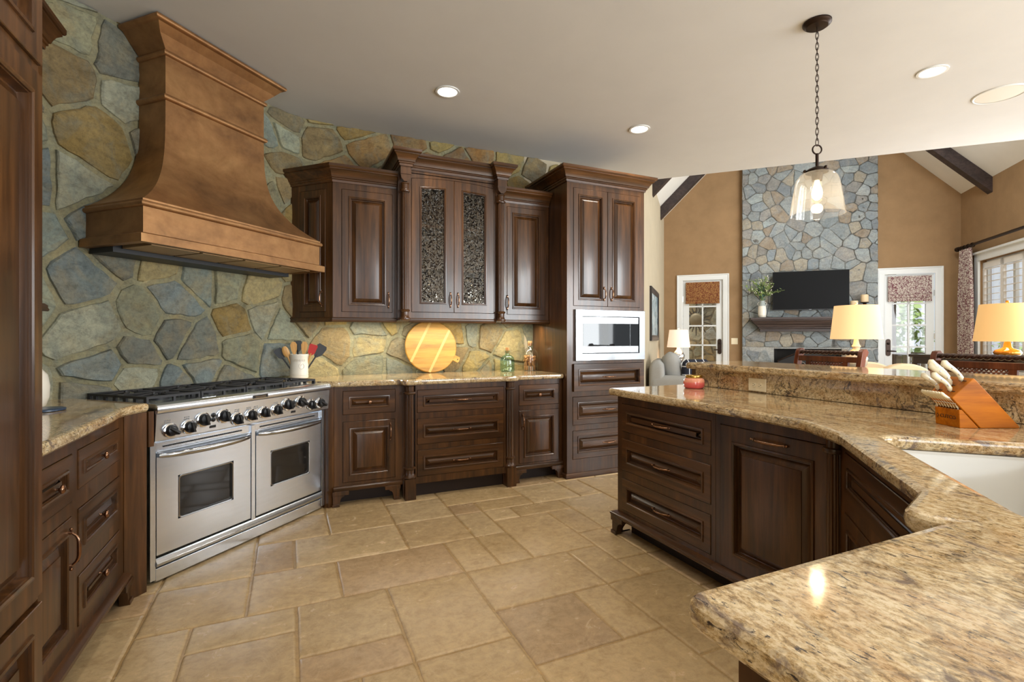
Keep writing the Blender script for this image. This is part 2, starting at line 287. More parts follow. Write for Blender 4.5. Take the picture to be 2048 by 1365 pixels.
# ---------------------------------------------------------------- structure
def clip(poly,p,n):
    out=[]
    for i in range(len(poly)):
        a=poly[i-1]; b=poly[i]; da=(a[0]-p[0])*n[0]+(a[1]-p[1])*n[1]; db=(b[0]-p[0])*n[0]+(b[1]-p[1])*n[1]
        if (da<=0)!=(db<=0):
            t=da/(da-db); out.append((a[0]+(b[0]-a[0])*t,a[1]+(b[1]-a[1])*t))
        if db<=0: out.append(b)
    return out
def stones(m,mp,S0,S1,Z0,Z1,cw,ch,gap,depth,pal,mort,seed,drop=.3,rough=.010,holes=()):
    # irregular stones laid on the strip (s,z); mp(s,z,d) gives the place in the room
    rng=random.Random(seed); pts=[]
    nx=int((S1-S0)/cw)+3; nz=int((Z1-Z0)/ch)+3
    for j in range(-1,nz):
        for i in range(-1,nx):
            if rng.random()<drop: continue
            pts.append((S0+(i+.5*(j%2)+.5+rng.uniform(-.42,.42))*cw,Z0+(j+.5+rng.uniform(-.42,.42))*ch))
    cols=m.c if m.c is not None else []; m.c=cols
    ns=max(2,int((S1-S0)/.06)); nzz=max(2,int((Z1-Z0)/.25))
    vs=[mp(S0+(S1-S0)*i/ns,Z0+(Z1-Z0)*j/nzz,0) for j in range(nzz+1) for i in range(ns+1)]
    fs=[]
    for j in range(nzz):
        for i in range(ns):
            cx=S0+(S1-S0)*(i+.5)/ns; cz=Z0+(Z1-Z0)*(j+.5)/nzz
            if any(h[0]<cx<h[1] and h[2]<cz<h[3] for h in holes): continue
            fs.append((j*(ns+1)+i,j*(ns+1)+i+1,(j+1)*(ns+1)+i+1,(j+1)*(ns+1)+i)); cols.append(mort)
    m.add(vs,fs)
    for a in pts:
        poly=[(S0,Z0),(S1,Z0),(S1,Z1),(S0,Z1)]
        for b in pts:
            dx=b[0]-a[0]; dz=b[1]-a[1]; d=math.hypot(dx,dz)
            if 0<d<max(cw,ch)*3.2:
                k=.5-gap*.5*rng.uniform(.6,1.3)/d
                poly=clip(poly,(a[0]+dx*k,a[1]+dz*k),(dx,dz))
                if len(poly)<3: break
        for h in holes:
            if len(poly)<3: break
            if a[1]>h[3]: poly=clip(poly,(0,h[3]+.005),(0,-1))
            elif a[0]<h[0]: poly=clip(poly,(h[0]-.005,0),(1,0))
            elif a[0]>h[1]: poly=clip(poly,(h[1]+.005,0),(-1,0))
            else: poly=[]
        if len(poly)<3: continue
        ar=abs(sum(poly[i-1][0]*poly[i][1]-poly[i][0]*poly[i-1][1] for i in range(len(poly))))/2
        if ar<cw*ch*.06: continue
        poly=ccw(poly); q=[]
        for i in range(len(poly)):
            p0=poly[i-1]; p1=poly[i]; L=math.hypot(p1[0]-p0[0],p1[1]-p0[1]); k=max(1,int(L/.045))
            for t in range(k):
                f=(t+.18)/k; q.append((p0[0]+(p1[0]-p0[0])*f,p0[1]+(p1[1]-p0[1])*f))
        if len(q)<4: continue
        def nz_(u,v,s): return noise.noise(Vector((u*s+seed*3.1,v*s,seed*1.7)))
        q=[(u+nz_(u,v,18)*rough,v+nz_(u+9,v,18)*rough) for u,v in q]
        cx=sum(u for u,v in q)/len(q); cz=sum(v for u,v in q)/len(q); dd=depth*rng.uniform(.5,1.25); tx=rng.uniform(-.02,.02); tz=rng.uniform(-.03,.03)
        rings=[]
        for sc,df in ((1,-.1),(.985,.62),(.93,.95),(.62,1.0),(.3,1.04)):
            rings.append([mp(cx+(u-cx)*sc,cz+(v-cz)*sc,dd*df+((u-cx)*tx+(v-cz)*tz+nz_(u*sc,v*sc,9)*.008 if df>.5 else 0)) for u,v in q])
        n0=len(m.f); m.loft(rings,(0,1)); c=pal(rng,cx,cz); k=rng.uniform(.86,1.14); c=(c[0]*k,c[1]*k,c[2]*k,1); cols+= [c]*(len(m.f)-n0)
QR,YB=3.12,4.47           # range wall q, long wall y
xc=YB-QR*math.sqrt(2)     # the inside corner
def kpath(s):
    # s=0 at the corner; negative along the range wall, positive along the long wall, with a rounded corner
    f=.34
    A=(xc-f*R2,YB-f*R2); Bp=(xc+f,YB)
    if s<-f: return (xc+s*R2,YB+s*R2),(R2,-R2)
    if s>f: return (xc+s,YB),(0,-1)
    t=(s+f)/(2*f); p=((1-t)**2*A[0]+2*t*(1-t)*xc+t*t*Bp[0],(1-t)**2*A[1]+2*t*(1-t)*YB+t*t*Bp[1])
    a=-PI/4-PI/4*t; return p,(math.cos(a),math.sin(a))
def kmap(s,z,d): p,n=kpath(s); return (p[0]+n[0]*d,p[1]+n[1]*d,z)
BLU=[srgb(142,152,142),srgb(128,138,136),srgb(160,164,142),srgb(154,152,124),srgb(168,168,146),srgb(130,130,118)]
OCH=[srgb(172,152,96),srgb(160,134,80),srgb(180,164,118),srgb(150,130,92),srgb(140,128,100),srgb(134,136,120)]
RUS=[srgb(150,112,66),srgb(138,106,68),srgb(164,130,82),srgb(126,110,82)]
def kpal(rng,s,z):
    if s>.25 and z>1.6: return rng.choice(RUS+OCH[:2])
    if s>-.15: return rng.choice(OCH+OCH+BLU[2:4])
    if s<-2.0: return rng.choice(BLU+OCH)
    return rng.choice(BLU+BLU+OCH[1:4])
m=M(); stones(m,kmap,-3.05,2.96,.85,CEIL,.235,.19,.028,.020,kpal,srgb(158,152,120),7,.30,.013,holes=((2.235,3.2,.5,2.70),))
struct(m.build('wall_kitchen',STONE,None,28,recalc=False))
# plain wall bodies behind the stone
m=M(); m.prism([(kpath(-3.05)[0][0]-.02,kpath(-3.05)[0][1]+.02),(xc-.03,YB+.012),(2.1,YB+.012),(2.15,YB-.002),(3.474,YB-.002),(3.474,YB+.12),(xc-.05,YB+.12),(kpath(-3.05)[0][0]-.09,kpath(-3.05)[0][1]+.09)],0,CEIL+.06); struct(m.build('wall_kitchen_back',CREAM,None,20))
XL=-1.30
m=M(); m.box(XL-.12,XL,-3.6,3.12,0,CEIL+.06); struct(m.build('wall_left',CREAM))
m=M(); 
def lmap(s,z,d): return (XL+.006+d,s,z)
stones(m,lmap,.9,3.08,.85,CEIL,.29,.23,.030,.02,kpal,srgb(158,152,120),12,.30,.013); struct(m.build('wall_left_stone',STONE,None,28,recalc=False))
# floor: stone tiles laid in a mixed pattern
m=M(); m.c=[]; rng=random.Random(5); U=.2045; GX0,GY0,NX,NY=-1.4,-1.6,44,46; occ=[[0]*NY for _ in range(NX)]
m.add([(-5,-6,-.006),(16,-6,-.006),(16,16,-.006),(-5,16,-.006)],[(0,1,2,3)]); m.c.append(srgb(180,150,104))
for j in range(NY):
    for i in range(NX):
        if occ[i][j]: continue
        opt=[(2,2)]*3+[(3,2)]*3+[(2,3)]*3+[(1,1)]*1+[(2,1)]*2+[(1,2)]*2; rng.shuffle(opt)
        for a,b in opt+[(1,1)]:
            if i+a<=NX and j+b<=NY and all(not occ[x][y] for x in range(i,i+a) for y in range(j,j+b)): break
        for x in range(i,i+a):
            for y in range(j,j+b): occ[x][y]=1
        x0=GX0+i*U+.003; x1=GX0+(i+a)*U-.003; y0=GY0+j*U+.003; y1=GY0+(j+b)*U-.003
        pl=[]
        for (ax,ay),(bx,by) in (((x0,y0),(x1,y0)),((x1,y0),(x1,y1)),((x1,y1),(x0,y1)),((x0,y1),(x0,y0))):
            k=max(2,int(math.hypot(bx-ax,by-ay)/.035))
            for t in range(k):
                u=ax+(bx-ax)*t/k; v=ay+(by-ay)*t/k; pl.append((u+noise.noise(Vector((u*30,v*30,1)))*.0035,v+noise.noise(Vector((u*30,v*30,7)))*.0035))
        cx=(x0+x1)/2; cy=(y0+y1)/2; n0=len(m.f)
        def sc(d): return [(u-(1 if u>cx else -1)*min(d,abs(u-cx)),v-(1 if v>cy else -1)*min(d,abs(v-cy))) for u,v in pl]
        m.loft([[(u,v,-.012) for u,v in pl],[(u,v,-.005) for u,v in sc(.002)],[(u,v,-.0008) for u,v in sc(.007)],[(u,v,0) for u,v in sc(.014)]],(0,1))
        c=rng.choice([srgb(200,172,128),srgb(194,166,122),srgb(204,178,136),srgb(186,157,119),srgb(198,170,127)]); k=rng.uniform(.93,1.06); m.c+=[(c[0]*k,c[1]*k,c[2]*k,1)]*(len(m.f)-n0)
struct(m.build('floor',TILE,None,40,recalc=False))
# flat kitchen ceiling, ending at p=5.88
PE=5.88
m=M(); m.prism([tuple(pqz(*a)[:2]) for a in ((-4.5,-4.6),(PE,-4.6),(PE,1.4),(2.2,4.2),(-4.5,4.2))],CEIL,CEIL+.12); struct(m.build('ceiling',CEILM,None,0))
m=M(); m.prism([tuple(pqz(*a)[:2]) for a in ((PE-.12,-4.6),(PE-.01,-4.6),(PE-.01,1.2),(PE-.12,1.2))],CEIL+.121,6.3); struct(m.build('wall_above_ceiling',VAULT,None,0))
# family room
PF,QL,QW,EAVE=10.6,.703,-4.132,3.67; QM=(QL+QW)/2; RIDGE=EAVE+(QL-QM)
def fr(m): return m
RF=-PI/4   # frame: local x = -q, local y = p
def F(p,q,z=0): return pqz(p,q,z)
FO=pqz(PF,0,0)     # frame origin on the fireplace wall
def fx(q): return -q
m=M(); m.prism([(fx(QL)-.15,-.02),(fx(QL)-.15,EAVE),(fx(QM),RIDGE+.1),(fx(QW)+.15,EAVE),(fx(QW)+.15,-.02)],0,.14,'y')
# door openings are cut by building the gable in strips
m=M(); D1=(fx(.40),fx(-.466),2.43); D2=(fx(-2.99),fx(-3.83),2.41)
def gz(x): return min(EAVE+(x-fx(QL)),EAVE+(fx(QW)-x))
xs=[fx(QL)-.1,D1[0],D1[1],fx(QM),D2[0],D2[1],fx(QW)+.1]
for a,b in zip(xs,xs[1:]):
    zb=D1[2] if (a,b)==D1[:2] else D2[2] if (a,b)==D2[:2] else -.02
    m.prism([(a,zb),(b,zb),(b,gz(b)),(a,gz(a))],0,.14,'y')
struct(m.build('wall_fireplace',TAN,None,0,FO,RF))
m=M(); m.prism([tuple(pqz(*a)[:2]) for a in ((5.885,QL),(PF,QL),(PF,QL+.12),(5.885,QL+.12))],0,EAVE+.05); m.prism([tuple(pqz(*a)[:2]) for a in ((5.62,QL),(5.885,QL),(5.885,QL+.12),(5.62,QL+.12))],0,CEIL-.002); struct(m.build('wall_family_left',CREAM,None,0))
WP0,WP1,WZ0,WZ1=7.75,9.98,.75,2.44
m=M()
for a,b,c,d in ((5.6,WP0,0,EAVE),(WP1,PF,0,EAVE),(WP0,WP1,0,WZ0),(WP0,WP1,WZ1,EAVE)):
    m.prism([tuple(pqz(*e)[:2]) for e in ((a,QW),(b,QW),(b,QW-.14),(a,QW-.14))],c,d)
struct(m.build('wall_right',TAN,None,0))
def vq(p,q,z): return tuple(pqz(p,q,z))
for nm,q0,q1,sg in (('ceiling_vault',QL+.12,QM,-1),('ceiling_vault_far',QW-.14,QM,1)):
    m=M(); P0,P1=PE,PF+.1; e=EAVE-abs(q0-(QL if sg<0 else QW))
    vs=[vq(P0,q0,e),vq(P1,q0,e),vq(P1,q1,RIDGE),vq(P0,q1,RIDGE),vq(P0,q0,e+.15),vq(P1,q0,e+.15),vq(P1,q1,RIDGE+.15),vq(P0,q1,RIDGE+.15)]
    m.add(vs,[(0,1,2,3),(4,7,6,5),(0,4,5,1),(2,6,7,3),(1,5,6,2),(0,3,7,4)]); struct(m.build(nm,VAULT,None,0))
k=0
for p0 in (9.62,7.98,6.34):
    for sg in (-1,1):
        q0=QL if sg<0 else QW; m=M(); k+=1
        a=.004; b=.235; pr=[(0,-a),(0,-b),(abs(QM-q0),abs(QM-q0)-b),(abs(QM-q0),abs(QM-q0)-a)]
        vs=[vq(p0+dp,q0+sg*u,EAVE+w) for dp in (0,.14) for u,w in pr]
        m.add(vs,[(0,1,2,3),(7,6,5,4),(0,4,5,1),(1,5,6,2),(2,6,7,3),(3,7,4,0)]); struct(m.build('trim_%d'%k,BEAM,None,0))
# fireplace wall doors
def door(nm,q0,q1,ztop,handle_side,hinge_side):
    x0,x1=fx(q0),fx(q1); root=bpy.data.objects.new(nm,None); COL.objects.link(root); root.location=FO; root.rotation_euler.z=RF; root['kind']='structure'
    m=M(); pr=[(0,0),(0,-.018),(.02,-.026),(.085,-.026),(.095,-.036),(.112,-.036),(.112,0)]
    path=[(x1-.112,0),(x1-.112,ztop-.112),(x0+.112,ztop-.112),(x0+.112,0)]
    T=Matrix(((1,0,0,0),(0,0,1,0),(0,1,0,0),(0,0,0,1)))
    m.sweep([(o,d) for o,d in pr],path,T=T); m.build('casing',WHITE,root,30)
    a,b,t=x0+.115,x1-.115,ztop-.115; gl=(a+.115,b-.115,.30,t-.13); m=M(); y0,y1=.02,.06
    m.box(a,gl[0],y0,y1,.01,t); m.box(gl[1],b,y0,y1,.01,t); m.box(gl[0],gl[1],y0,y1,.01,gl[2]); m.box(gl[0],gl[1],y0,y1,gl[3],t)
    c=(gl[0]+gl[1])/2; m.box(c-.014,c+.014,y0+.005,y1,gl[2],gl[3])
    nr=5
    for i in range(1,nr): z=gl[2]+(gl[3]-gl[2])*i/nr; m.box(gl[0],gl[1],y0+.005,y1,z-.014,z+.014)
    m.build('door_leaf',WHITE,root,0)
    m=M(); m.box(gl[0],gl[1],.038,.043,gl[2],gl[3]); m.build('glass_pane',GLASS,root,0)
    hx=a+.055 if handle_side<0 else b-.055
    m=M(); m.prism(rounded([(hx-.035,.90,.034),(hx+.035,.90,.034),(hx+.035,1.20,.034),(hx-.035,1.20,.034)]),.02,.004,'y'); h=m.build('door_handle',BRONZD,root)
    m=M(); m.tube([(hx,.0,.99),(hx,-.05,.99)],.012); m.tube([(hx,-.05,.99),(hx+.10*(-handle_side),-.055,.985)],.011); m.sphere((hx,-.012,1.12),.02); m.build('lever',BRONZD,h)
    gx=b+.004 if hinge_side>0 else a-.004
    for z in (.3,1.25,2.0): m=M(); m.tube([(gx,.012,z-.05),(gx,.012,z+.05)],.009); m.build('hinge',STEEL,root)
    return root,a,b,t
d1=door('door_1',.45,-.516,2.48,1,-1); d2=door('door_2',-2.937,-3.883,2.455,-1,1)
def shade(nm,dr,z0,lab,mat,ov):
    m=M(); a,b,t=dr[1]+.055-ov,dr[2]-.055+ov,dr[3]-.035; pr=[]
    z=t; prof=[(-.002,t),(-.006,t-.02)]
    prof+=[(-.008,z0+.20),(-.012,z0+.13),(-.018,z0+.125),(-.010,z0+.12),(-.014,z0+.075),(-.022,z0+.07),(-.012,z0+.065),(-.014,z0+.01),(-.010,z0)]
    f=[(y-.004,z) for y,z in prof]+[(y+.010,z) for y,z in prof[::-1]]
    m.loft([[(x,y-.012,z) for y,z in f] for x in [a+(b-a)*i/6 for i in range(7)]]); tag(m.build(nm,mat,None,50,FO,RF),lab,'window shade')
shade('roman_shade',d1,1.90,'rust and gold patterned roman shade on the glass door beside the armchair',VINEG,0)
shade('roman_shade',d2,1.86,'plum and white scroll patterned roman shade on the glass door beside the curtain',VINEW,.01)
# chimney breast with firebox
def cmap(s,z,d): v=pqz(PF-.10-d,-s); return (v.x,v.y,z)
GR=[srgb(142,148,148),srgb(130,138,142),srgb(150,156,156),srgb(138,136,132),srgb(154,146,130),srgb(118,124,128),srgb(144,130,112),srgb(150,158,158),srgb(136,144,146)]
C0,C1=.747,2.924; FB=(1.284,2.374,.0,1.045)
m=M(); stones(m,cmap,C0,C1,0,5.6,.20,.165,.009,.010,lambda r,s,z:r.choice(GR),srgb(168,168,164),21,.25,.010,holes=(FB,))
n0=len(m.f)
m.prism([tuple(pqz(*a)[:2]) for a in ((PF-.10,-C0),(PF,-C0),(PF,-C1),(PF-.10,-C1))],1.046,5.6)
for a,b in ((C0,FB[0]),(FB[1],C1)): m.prism([tuple(pqz(*e)[:2]) for e in ((PF-.099,-a),(PF,-a),(PF,-b),(PF-.099,-b))],0,1.046)
m.c+=[srgb(120,118,112)]*(len(m.f)-n0)
ch=tag(m.build('chimney_breast',STONEC,None,28,recalc=False),'tall grey fieldstone chimney breast rising behind the television','fireplace')
# ---------------------------------------------------------------- cabinet builders (local frame: x along the face, front looks to -y)
def ring(u0,u1,z0,z1,ins,y,rise,n):
    a,b,c=u0+ins,u1-ins,z0+ins; mid=(rise[0]+rise[1])/2
    top=[]
    for i in range(n):
        t=i/(n-1); x=b+(a-b)*t; full=(x-rise[0])/(rise[1]-rise[0]); top.append((x,y,z1-ins+rise[2]*(1-(2*full-1)**2)))
    return [(a,y,c),(b,y,c)]+top
def panel(m,u0,u1,z0,z1,yf,st=.055,k=1.0,rise=None,glass=False,proud=.004):
    n=2 if not rise else 9; rise=rise or (u0,u1,0)
    P=[(0,.014),(0,-proud+.002),(.002,-proud),(st-.006,-proud),(st-.004,-proud-.006*k),(st+.003*k,-proud-.0075*k),(st+.008*k,-proud-.004*k),(st+.0085*k,-proud+.001),(st+.012*k,-proud+.001),(st+.013*k,.007)]
    if not glass: P+=[(st+.016*k,.0135),(st+.021*k,.0135),(st+.0225*k,.012),(st+.049*k,-.001),(st+.050*k,-.0045),(st+.052*k,-.005)]
    else: P+=[(st+.013*k,.012)]
    R=[ring(u0,u1,z0,z1,i,yf+d,rise,n) for i,d in P]
    m.loft(R,(0,0 if glass else 1)); return P[-1][0]
def faceframe(m,u0,u1,z0,z1,yf,opens,gap=.0025,t=.02):
    us=sorted({u0,u1}|{v for o in opens for v in (o[0]-gap,o[1]+gap)}); zs=sorted({z0,z1}|{v for o in opens for v in (o[2]-gap,o[3]+gap)})
    for a,b in zip(us,us[1:]):
        run=None
        for c,d in list(zip(zs,zs[1:]))+[(None,None)]:
            solid=c is not None and not any(o[0]-gap<=(a+b)/2<=o[1]+gap and o[2]-gap<=(c+d)/2<=o[3]+gap for o in opens)
            if solid: run=(run[0],d) if run else (c,d)
            elif run: m.box(a,b,yf,yf+t,run[0],run[1]); run=None
def pull(m,u,z,yf,L=.10,vert=True):
    pts=[];rs=[]
    for i in range(11):
        t=i/10*2-1; s=t*L/2; d=-.008-.022*(1-t**4); pts.append((u,yf+d,z+s) if vert else (u+s,yf+d,z)); rs.append(.0036+.0028*(1-t*t))
    m.tube(pts,rs,8)
    for e in (-1,1):
        s=e*L*.5
        a=(u,yf,z+s) if vert else (u+s,yf,z); b=(u,yf-.012,z+s) if vert else (u+s,yf-.012,z); m.tube([a,b],[.0075,.0055],8)
        c=(u,yf-.008,z+s+e*.012) if vert else (u+s+e*.012,yf-.008,z); m.sphere(c,.006,n=8,m=6)
def knob(m,u,z,yf):
    T=Matrix.Translation((u,yf,z))@Matrix.Rotation(PI/2,4,'X'); m.lathe([(.008,0),(.005,.004),(.0045,.012),(.007,.016),(.0145,.020),(.0155,.025),(.012,.029),(.006,.031),(.001,.0315)],n=14,T=T)
def add_door(root,u0,u1,z0,z1,yf,hu=None,hz=None,vert=True,st=.055,rise=None,glass=False,name='door',L=.10,proud=.004):
    m=M(); ins=panel(m,u0,u1,z0,z1,yf,st,1.0,rise,glass,proud); d=m.build(name,WOODV,root,32)
    if glass:
        R=ring(u0,u1,z0,z1,ins,yf+.008,rise or (u0,u1,0),9 if rise else 2); m=M(); m.add([p for p in R],[tuple(range(len(R)))]); m.build('glass_pane',RAIN,d,0)
    if hu is not None: m=M(); pull(m,hu,hz,yf-proud,L,vert); m.build('handle',BRONZE,d,60)
    return d
def add_drawer(root,u0,u1,z0,z1,yf,kind='pull',st=.032,k=.62,proud=.004,L=.10):
    m=M(); panel(m,u0,u1,z0,z1,yf,st,k,proud=proud); d=m.build('drawer',WOODH,root,32); uc=(u0+u1)/2; zc=(z0+z1)/2; m=M()
    if kind=='pull': pull(m,uc,zc,yf+.002,L,False); m.build('handle',BRONZE,d,60)
    elif kind=='knob': knob(m,uc,zc,yf+.002); m.build('knob',BRONZE,d,60)
    return d
CROWN=[(0,0),(0,-.005),(.010,-.005),(.012,.012),(.020,.016),(.020,.026),(.028,.030),(.034,.046),(.046,.066),(.062,.080),(.066,.082),(.066,.090),(.074,.092),(.080,.100),(.080,.118),(0,.118)]
def crown(root,path,z0,sc=1.0,zs=1.0,name='crown_molding'):
    m=M(); m.sweep([(o*sc,z0+z*zs) for o,z in CROWN],path); return m.build(name,WOODH,root,25)
def basemold(root,path,z0=.108,o=.022):
    m=M(); m.sweep([(0,z0),(o*.75,z0),(o*.9,z0+.006),(o*.9,z0+.012),(o,z0+.016),(o,z0+.026),(o*.6,z0+.034),(0,z0+.036)],path); return m.build('base_molding',WOODH,root,30)
def foot(root,u,yf,dirx=1,w=.085,h=.112,name='bracket_foot'):
    # ogee bracket foot; u is its outer edge, it runs towards dirx
    m=M(); pl=[(0,0),(w*.55,0),(w*.55,.022),(w*.62,.050),(w*.72,.066),(w*.88,.070),(w*.95,.082),(w*1.25,.084),(w*1.32,.094),(w*1.32,h),(0,h)]
    m.prism([(u+x*dirx,z) for x,z in pl],yf-.006,yf+.03,'y')
    m.prism([(u+x*dirx,z) for x,z in [(-.004,0),(w*.55,0),(w*.55,.02),(-.004,.02)]],yf-.014,yf-.006,'y')
    m.prism([(u+x*dirx,z) for x,z in [(-.004,h-.03),(w*1.3,h-.03),(w*1.3,h),(-.004,h)]],yf-.014,yf-.006,'y')
    return m.build(name,WOODV,root,30,bev=.0015)
def flute(a): return 1-.10*max(0,math.cos(a*14))**2
def column(root,u,y,z0,z1,r,block=None,cap=False,name='turned_column'):
    m=M()
    if block: m.box(u-block[0],u+block[0],y-block[0],y+block[0],0,block[1])
    zb=z0
    m.lathe([(r*1.25,zb),(r*1.45,zb+.008),(r*1.45,zb+.016),(r*1.15,zb+.024),(r*1.0,zb+.04),(r*1.05,zb+.066),(r*1.3,zb+.074),(r*1.35,zb+.082),(r*1.05,zb+.088)],u,y,28)
    zt=z1
    m.lathe([(r*.92,zb+.086),(r*.94,(zb+zt)/2),(r*.86,zt-.07)],u,y,112,mod=flute)
    m.lathe([(r*.9,zt-.074),(r*1.3,zt-.070),(r*1.38,zt-.062),(r*1.3,zt-.054),(r*.98,zt-.05),(r*1.02,zt-.012),(r*1.2,zt-.006),(r*1.2,zt)],u,y,28)
    return m.build(name,WOODV,root,35)
# ================================================================ left run: tall panelled cabinet, base cabinet, wall cabinet (frame turned 90 degrees: local x = room y, front = +x)
RL=PI/2
t=thing('tall_cabinet','dark wood tall panelled cabinet in the left foreground','cabinet',(0,0,0),RL)
XT=-.63; yf=.63
m=M(); m.box(.78,1.785,yf+.02,1.25,0,2.32); faceframe(m,.78,1.785,.0,2.32,yf,[(.83,1.782,.10,.515),(.83,1.782,.53,1.955),(.83,1.782,1.985,2.28)],.001); m.build('body',WOODV,t,0)
for z0,z1,nm in ((.10,.508,'drawer'),(.532,1.955,'door'),(1.985,2.28,'door')): add_door(t,.83,1.784,z0,z1,yf,st=.066,name=nm,proud=.010)
crown(t,[(.78,yf),(1.785,yf),(1.785,.96)],2.32,.75)
t=thing('base_cabinet','dark wood base cabinet with three knob drawers and a door under the left granite counter','cabinet',(0,0,0),RL)
yf=.70; ops=[(2.297,2.775,.683,.824),(2.297,2.775,.417,.608),(2.297,2.775,.182,.364),(1.83,2.24,.656,.822),(1.83,2.235,.176,.603)]
m=M(); m.box(1.83,2.847,yf+.02,1.28,.11,.872); faceframe(m,1.83,2.847,.11,.872,yf,ops); m.build('body',WOODV,t,0)
for o in ops[:3]: add_drawer(t,*o,yf,'knob',.05,.9)
d=add_drawer(t,*ops[3],yf,None,.05,.9); m=M(); knob(m,2.10,.735,yf+.002); m.build('knob',BRONZE,d,60)
add_door(t,*ops[4],yf,2.20,.50,True,st=.05,L=.115)
basemold(t,[(1.83,yf),(2.847,yf)],.105,.03); foot(t,2.86,yf-.02,-1)
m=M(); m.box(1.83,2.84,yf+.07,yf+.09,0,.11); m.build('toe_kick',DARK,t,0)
m=M(); m.prism([(2.848,.698),(2.925,.628),(2.945,.650),(2.862,.725)],0,.872); m.build('filler_panel',WOODV,t,0)
m=M(); m.prism([(2.932,.622),(2.95,.604),(2.965,.62),(2.947,.638)],.70,.872); m.build('filler_strip',WOODV,t,0)
t=thing('wall_cabinet','wall cabinet mostly hidden behind the tall cabinet, its crown molding showing at upper left','cabinet',(0,0,0),RL)
m=M(); m.box(1.92,2.702,.96,1.262,1.37,2.47); faceframe(m,1.92,2.702,1.37,2.47,.94,[(1.98,2.66,1.44,2.41)]); m.build('body',WOODV,t,0)
add_door(t,1.982,2.658,1.442,2.408,.94)
crown(t,[(1.92,.94),(2.702,.94),(2.702,1.262)],2.45,.76); m=M(); m.sweep([(0,1.345),(.014,1.345),(.018,1.352),(.014,1.36),(.014,1.37),(.006,1.378),(0,1.378)],[(1.92,.94),(2.702,.94),(2.702,1.262)]); m.build('light_rail',WOODH,t,30)
# ================================================================ long wall base run (world frame)
def base_unit(nm,label,u0,u1,yf,ops,feet,body0=None):
    t=thing(nm,label,'cabinet'); m=M(); m.box(u0,u1,yf+.02,YB-.06,.11,.872); faceframe(m,u0,u1,.11,.872,yf,ops); m.build('body',WOODV,t,0); return t
t=base_unit('base_cabinet','dark wood base cabinet with one drawer over a door, right beside the steel range',.302,.80,3.83,[(.363,.742,.667,.838),(.363,.740,.168,.611)],1)
add_drawer(t,.363,.742,.667,.838,3.83,'knob',.046,.85); add_door(t,.363,.740,.168,.611,3.83,.705,.52,True,st=.05)
basemold(t,[(.297,3.83),(.795,3.83)]); foot(t,.292,3.818,1); foot(t,.775,3.818,-1)
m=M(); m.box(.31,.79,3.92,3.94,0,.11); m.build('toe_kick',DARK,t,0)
m=M(); m.prism([(.262,3.815),(.30,3.832),(.30,3.87),(.19,3.92),(.21,3.87)],0,.872); m.build('filler_panel',WOODV,t,0)
C3=[(.900,1.620,.656,.828),(.900,1.620,.412,.606),(.900,1.620,.166,.366)]
t=thing('drawer_cabinet','dark wood three-drawer cabinet between two fluted columns, below the round board','cabinet'); m=M(); m.box(.802,1.722,3.85,YB-.06,.11,.872); m.box(.885,1.64,3.795,3.85,.11,.872); faceframe(m,.885,1.64,.11,.872,3.775,C3); m.box(.80,.888,3.815,3.85,0,.872); m.box(1.638,1.724,3.815,3.85,0,.872); m.build('body',WOODV,t,0)
for o in C3: add_drawer(t,*o,3.775,'pull',.05,.9,L=.115)
for u in (.843,1.681): column(t,u,3.784,.158,.872,.034,(.041,.158))
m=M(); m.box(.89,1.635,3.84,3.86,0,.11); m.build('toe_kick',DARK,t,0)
t=base_unit('base_cabinet','narrow dark wood base cabinet with drawer and door, beside the microwave tower',1.724,2.205,3.83,[(1.787,2.171,.652,.826),(1.787,2.171,.160,.606)],1)
add_drawer(t,1.787,2.171,.652,.826,3.83,'knob',.046,.85); add_door(t,1.787,2.171,.160,.606,3.83,1.818,.515,True,st=.05)
basemold(t,[(1.73,3.83),(2.205,3.83)]); foot(t,1.735,3.818,1); foot(t,2.204,3.818,-1)
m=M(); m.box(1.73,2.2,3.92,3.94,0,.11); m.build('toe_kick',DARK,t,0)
# tower
TX0,TX1,TY=2.21,3.045,3.75
t=thing('tower_cabinet','tall dark wood cabinet housing the microwave, drawers below and double doors above','cabinet')
ops=[(2.275,2.991,1.513,2.548),(2.300,3.02,1.04,1.465),(2.268,3.03,.759,.999),(2.268,3.03,.464,.71),(2.268,3.03,.165,.412)]
m=M(); m.box(TX0,TX1,TY+.35,YB-.06,0,2.62); m.box(TX0,TX0+.02,TY+.02,TY+.35,0,2.62); m.box(TX1-.02,TX1,TY+.02,TY+.35,0,2.62); m.box(TX0+.02,TX1-.02,TY+.02,TY+.35,0,.12); m.box(TX0+.02,TX1-.02,TY+.02,TY+.35,2.56,2.62); faceframe(m,TX0,TX1,0,2.62,TY,ops); m.build('body',WOODV,t,0)
add_door(t,2.275,2.631,1.513,2.548,TY,2.592,1.625,True,L=.095); add_door(t,2.634,2.991,1.513,2.548,TY,2.672,1.625,True,L=.095)
for i,o in enumerate(ops[2:]): add_drawer(t,*o,TY,'pull',.052,.95,proud=.022 if i==0 else .004,L=.11)
crown(t,[(TX0,YB-.06),(TX0,TY),(TX1,TY),(TX1,YB-.06)],2.60,1.1); m=M(); m.sweep([(0,0),(.014,0),(.014,.034),(.008,.044),(0,.046)],[(TX0,YB-.1),(TX0,TY),(TX1,TY)]); m.build('base_molding',WOODH,t,30)
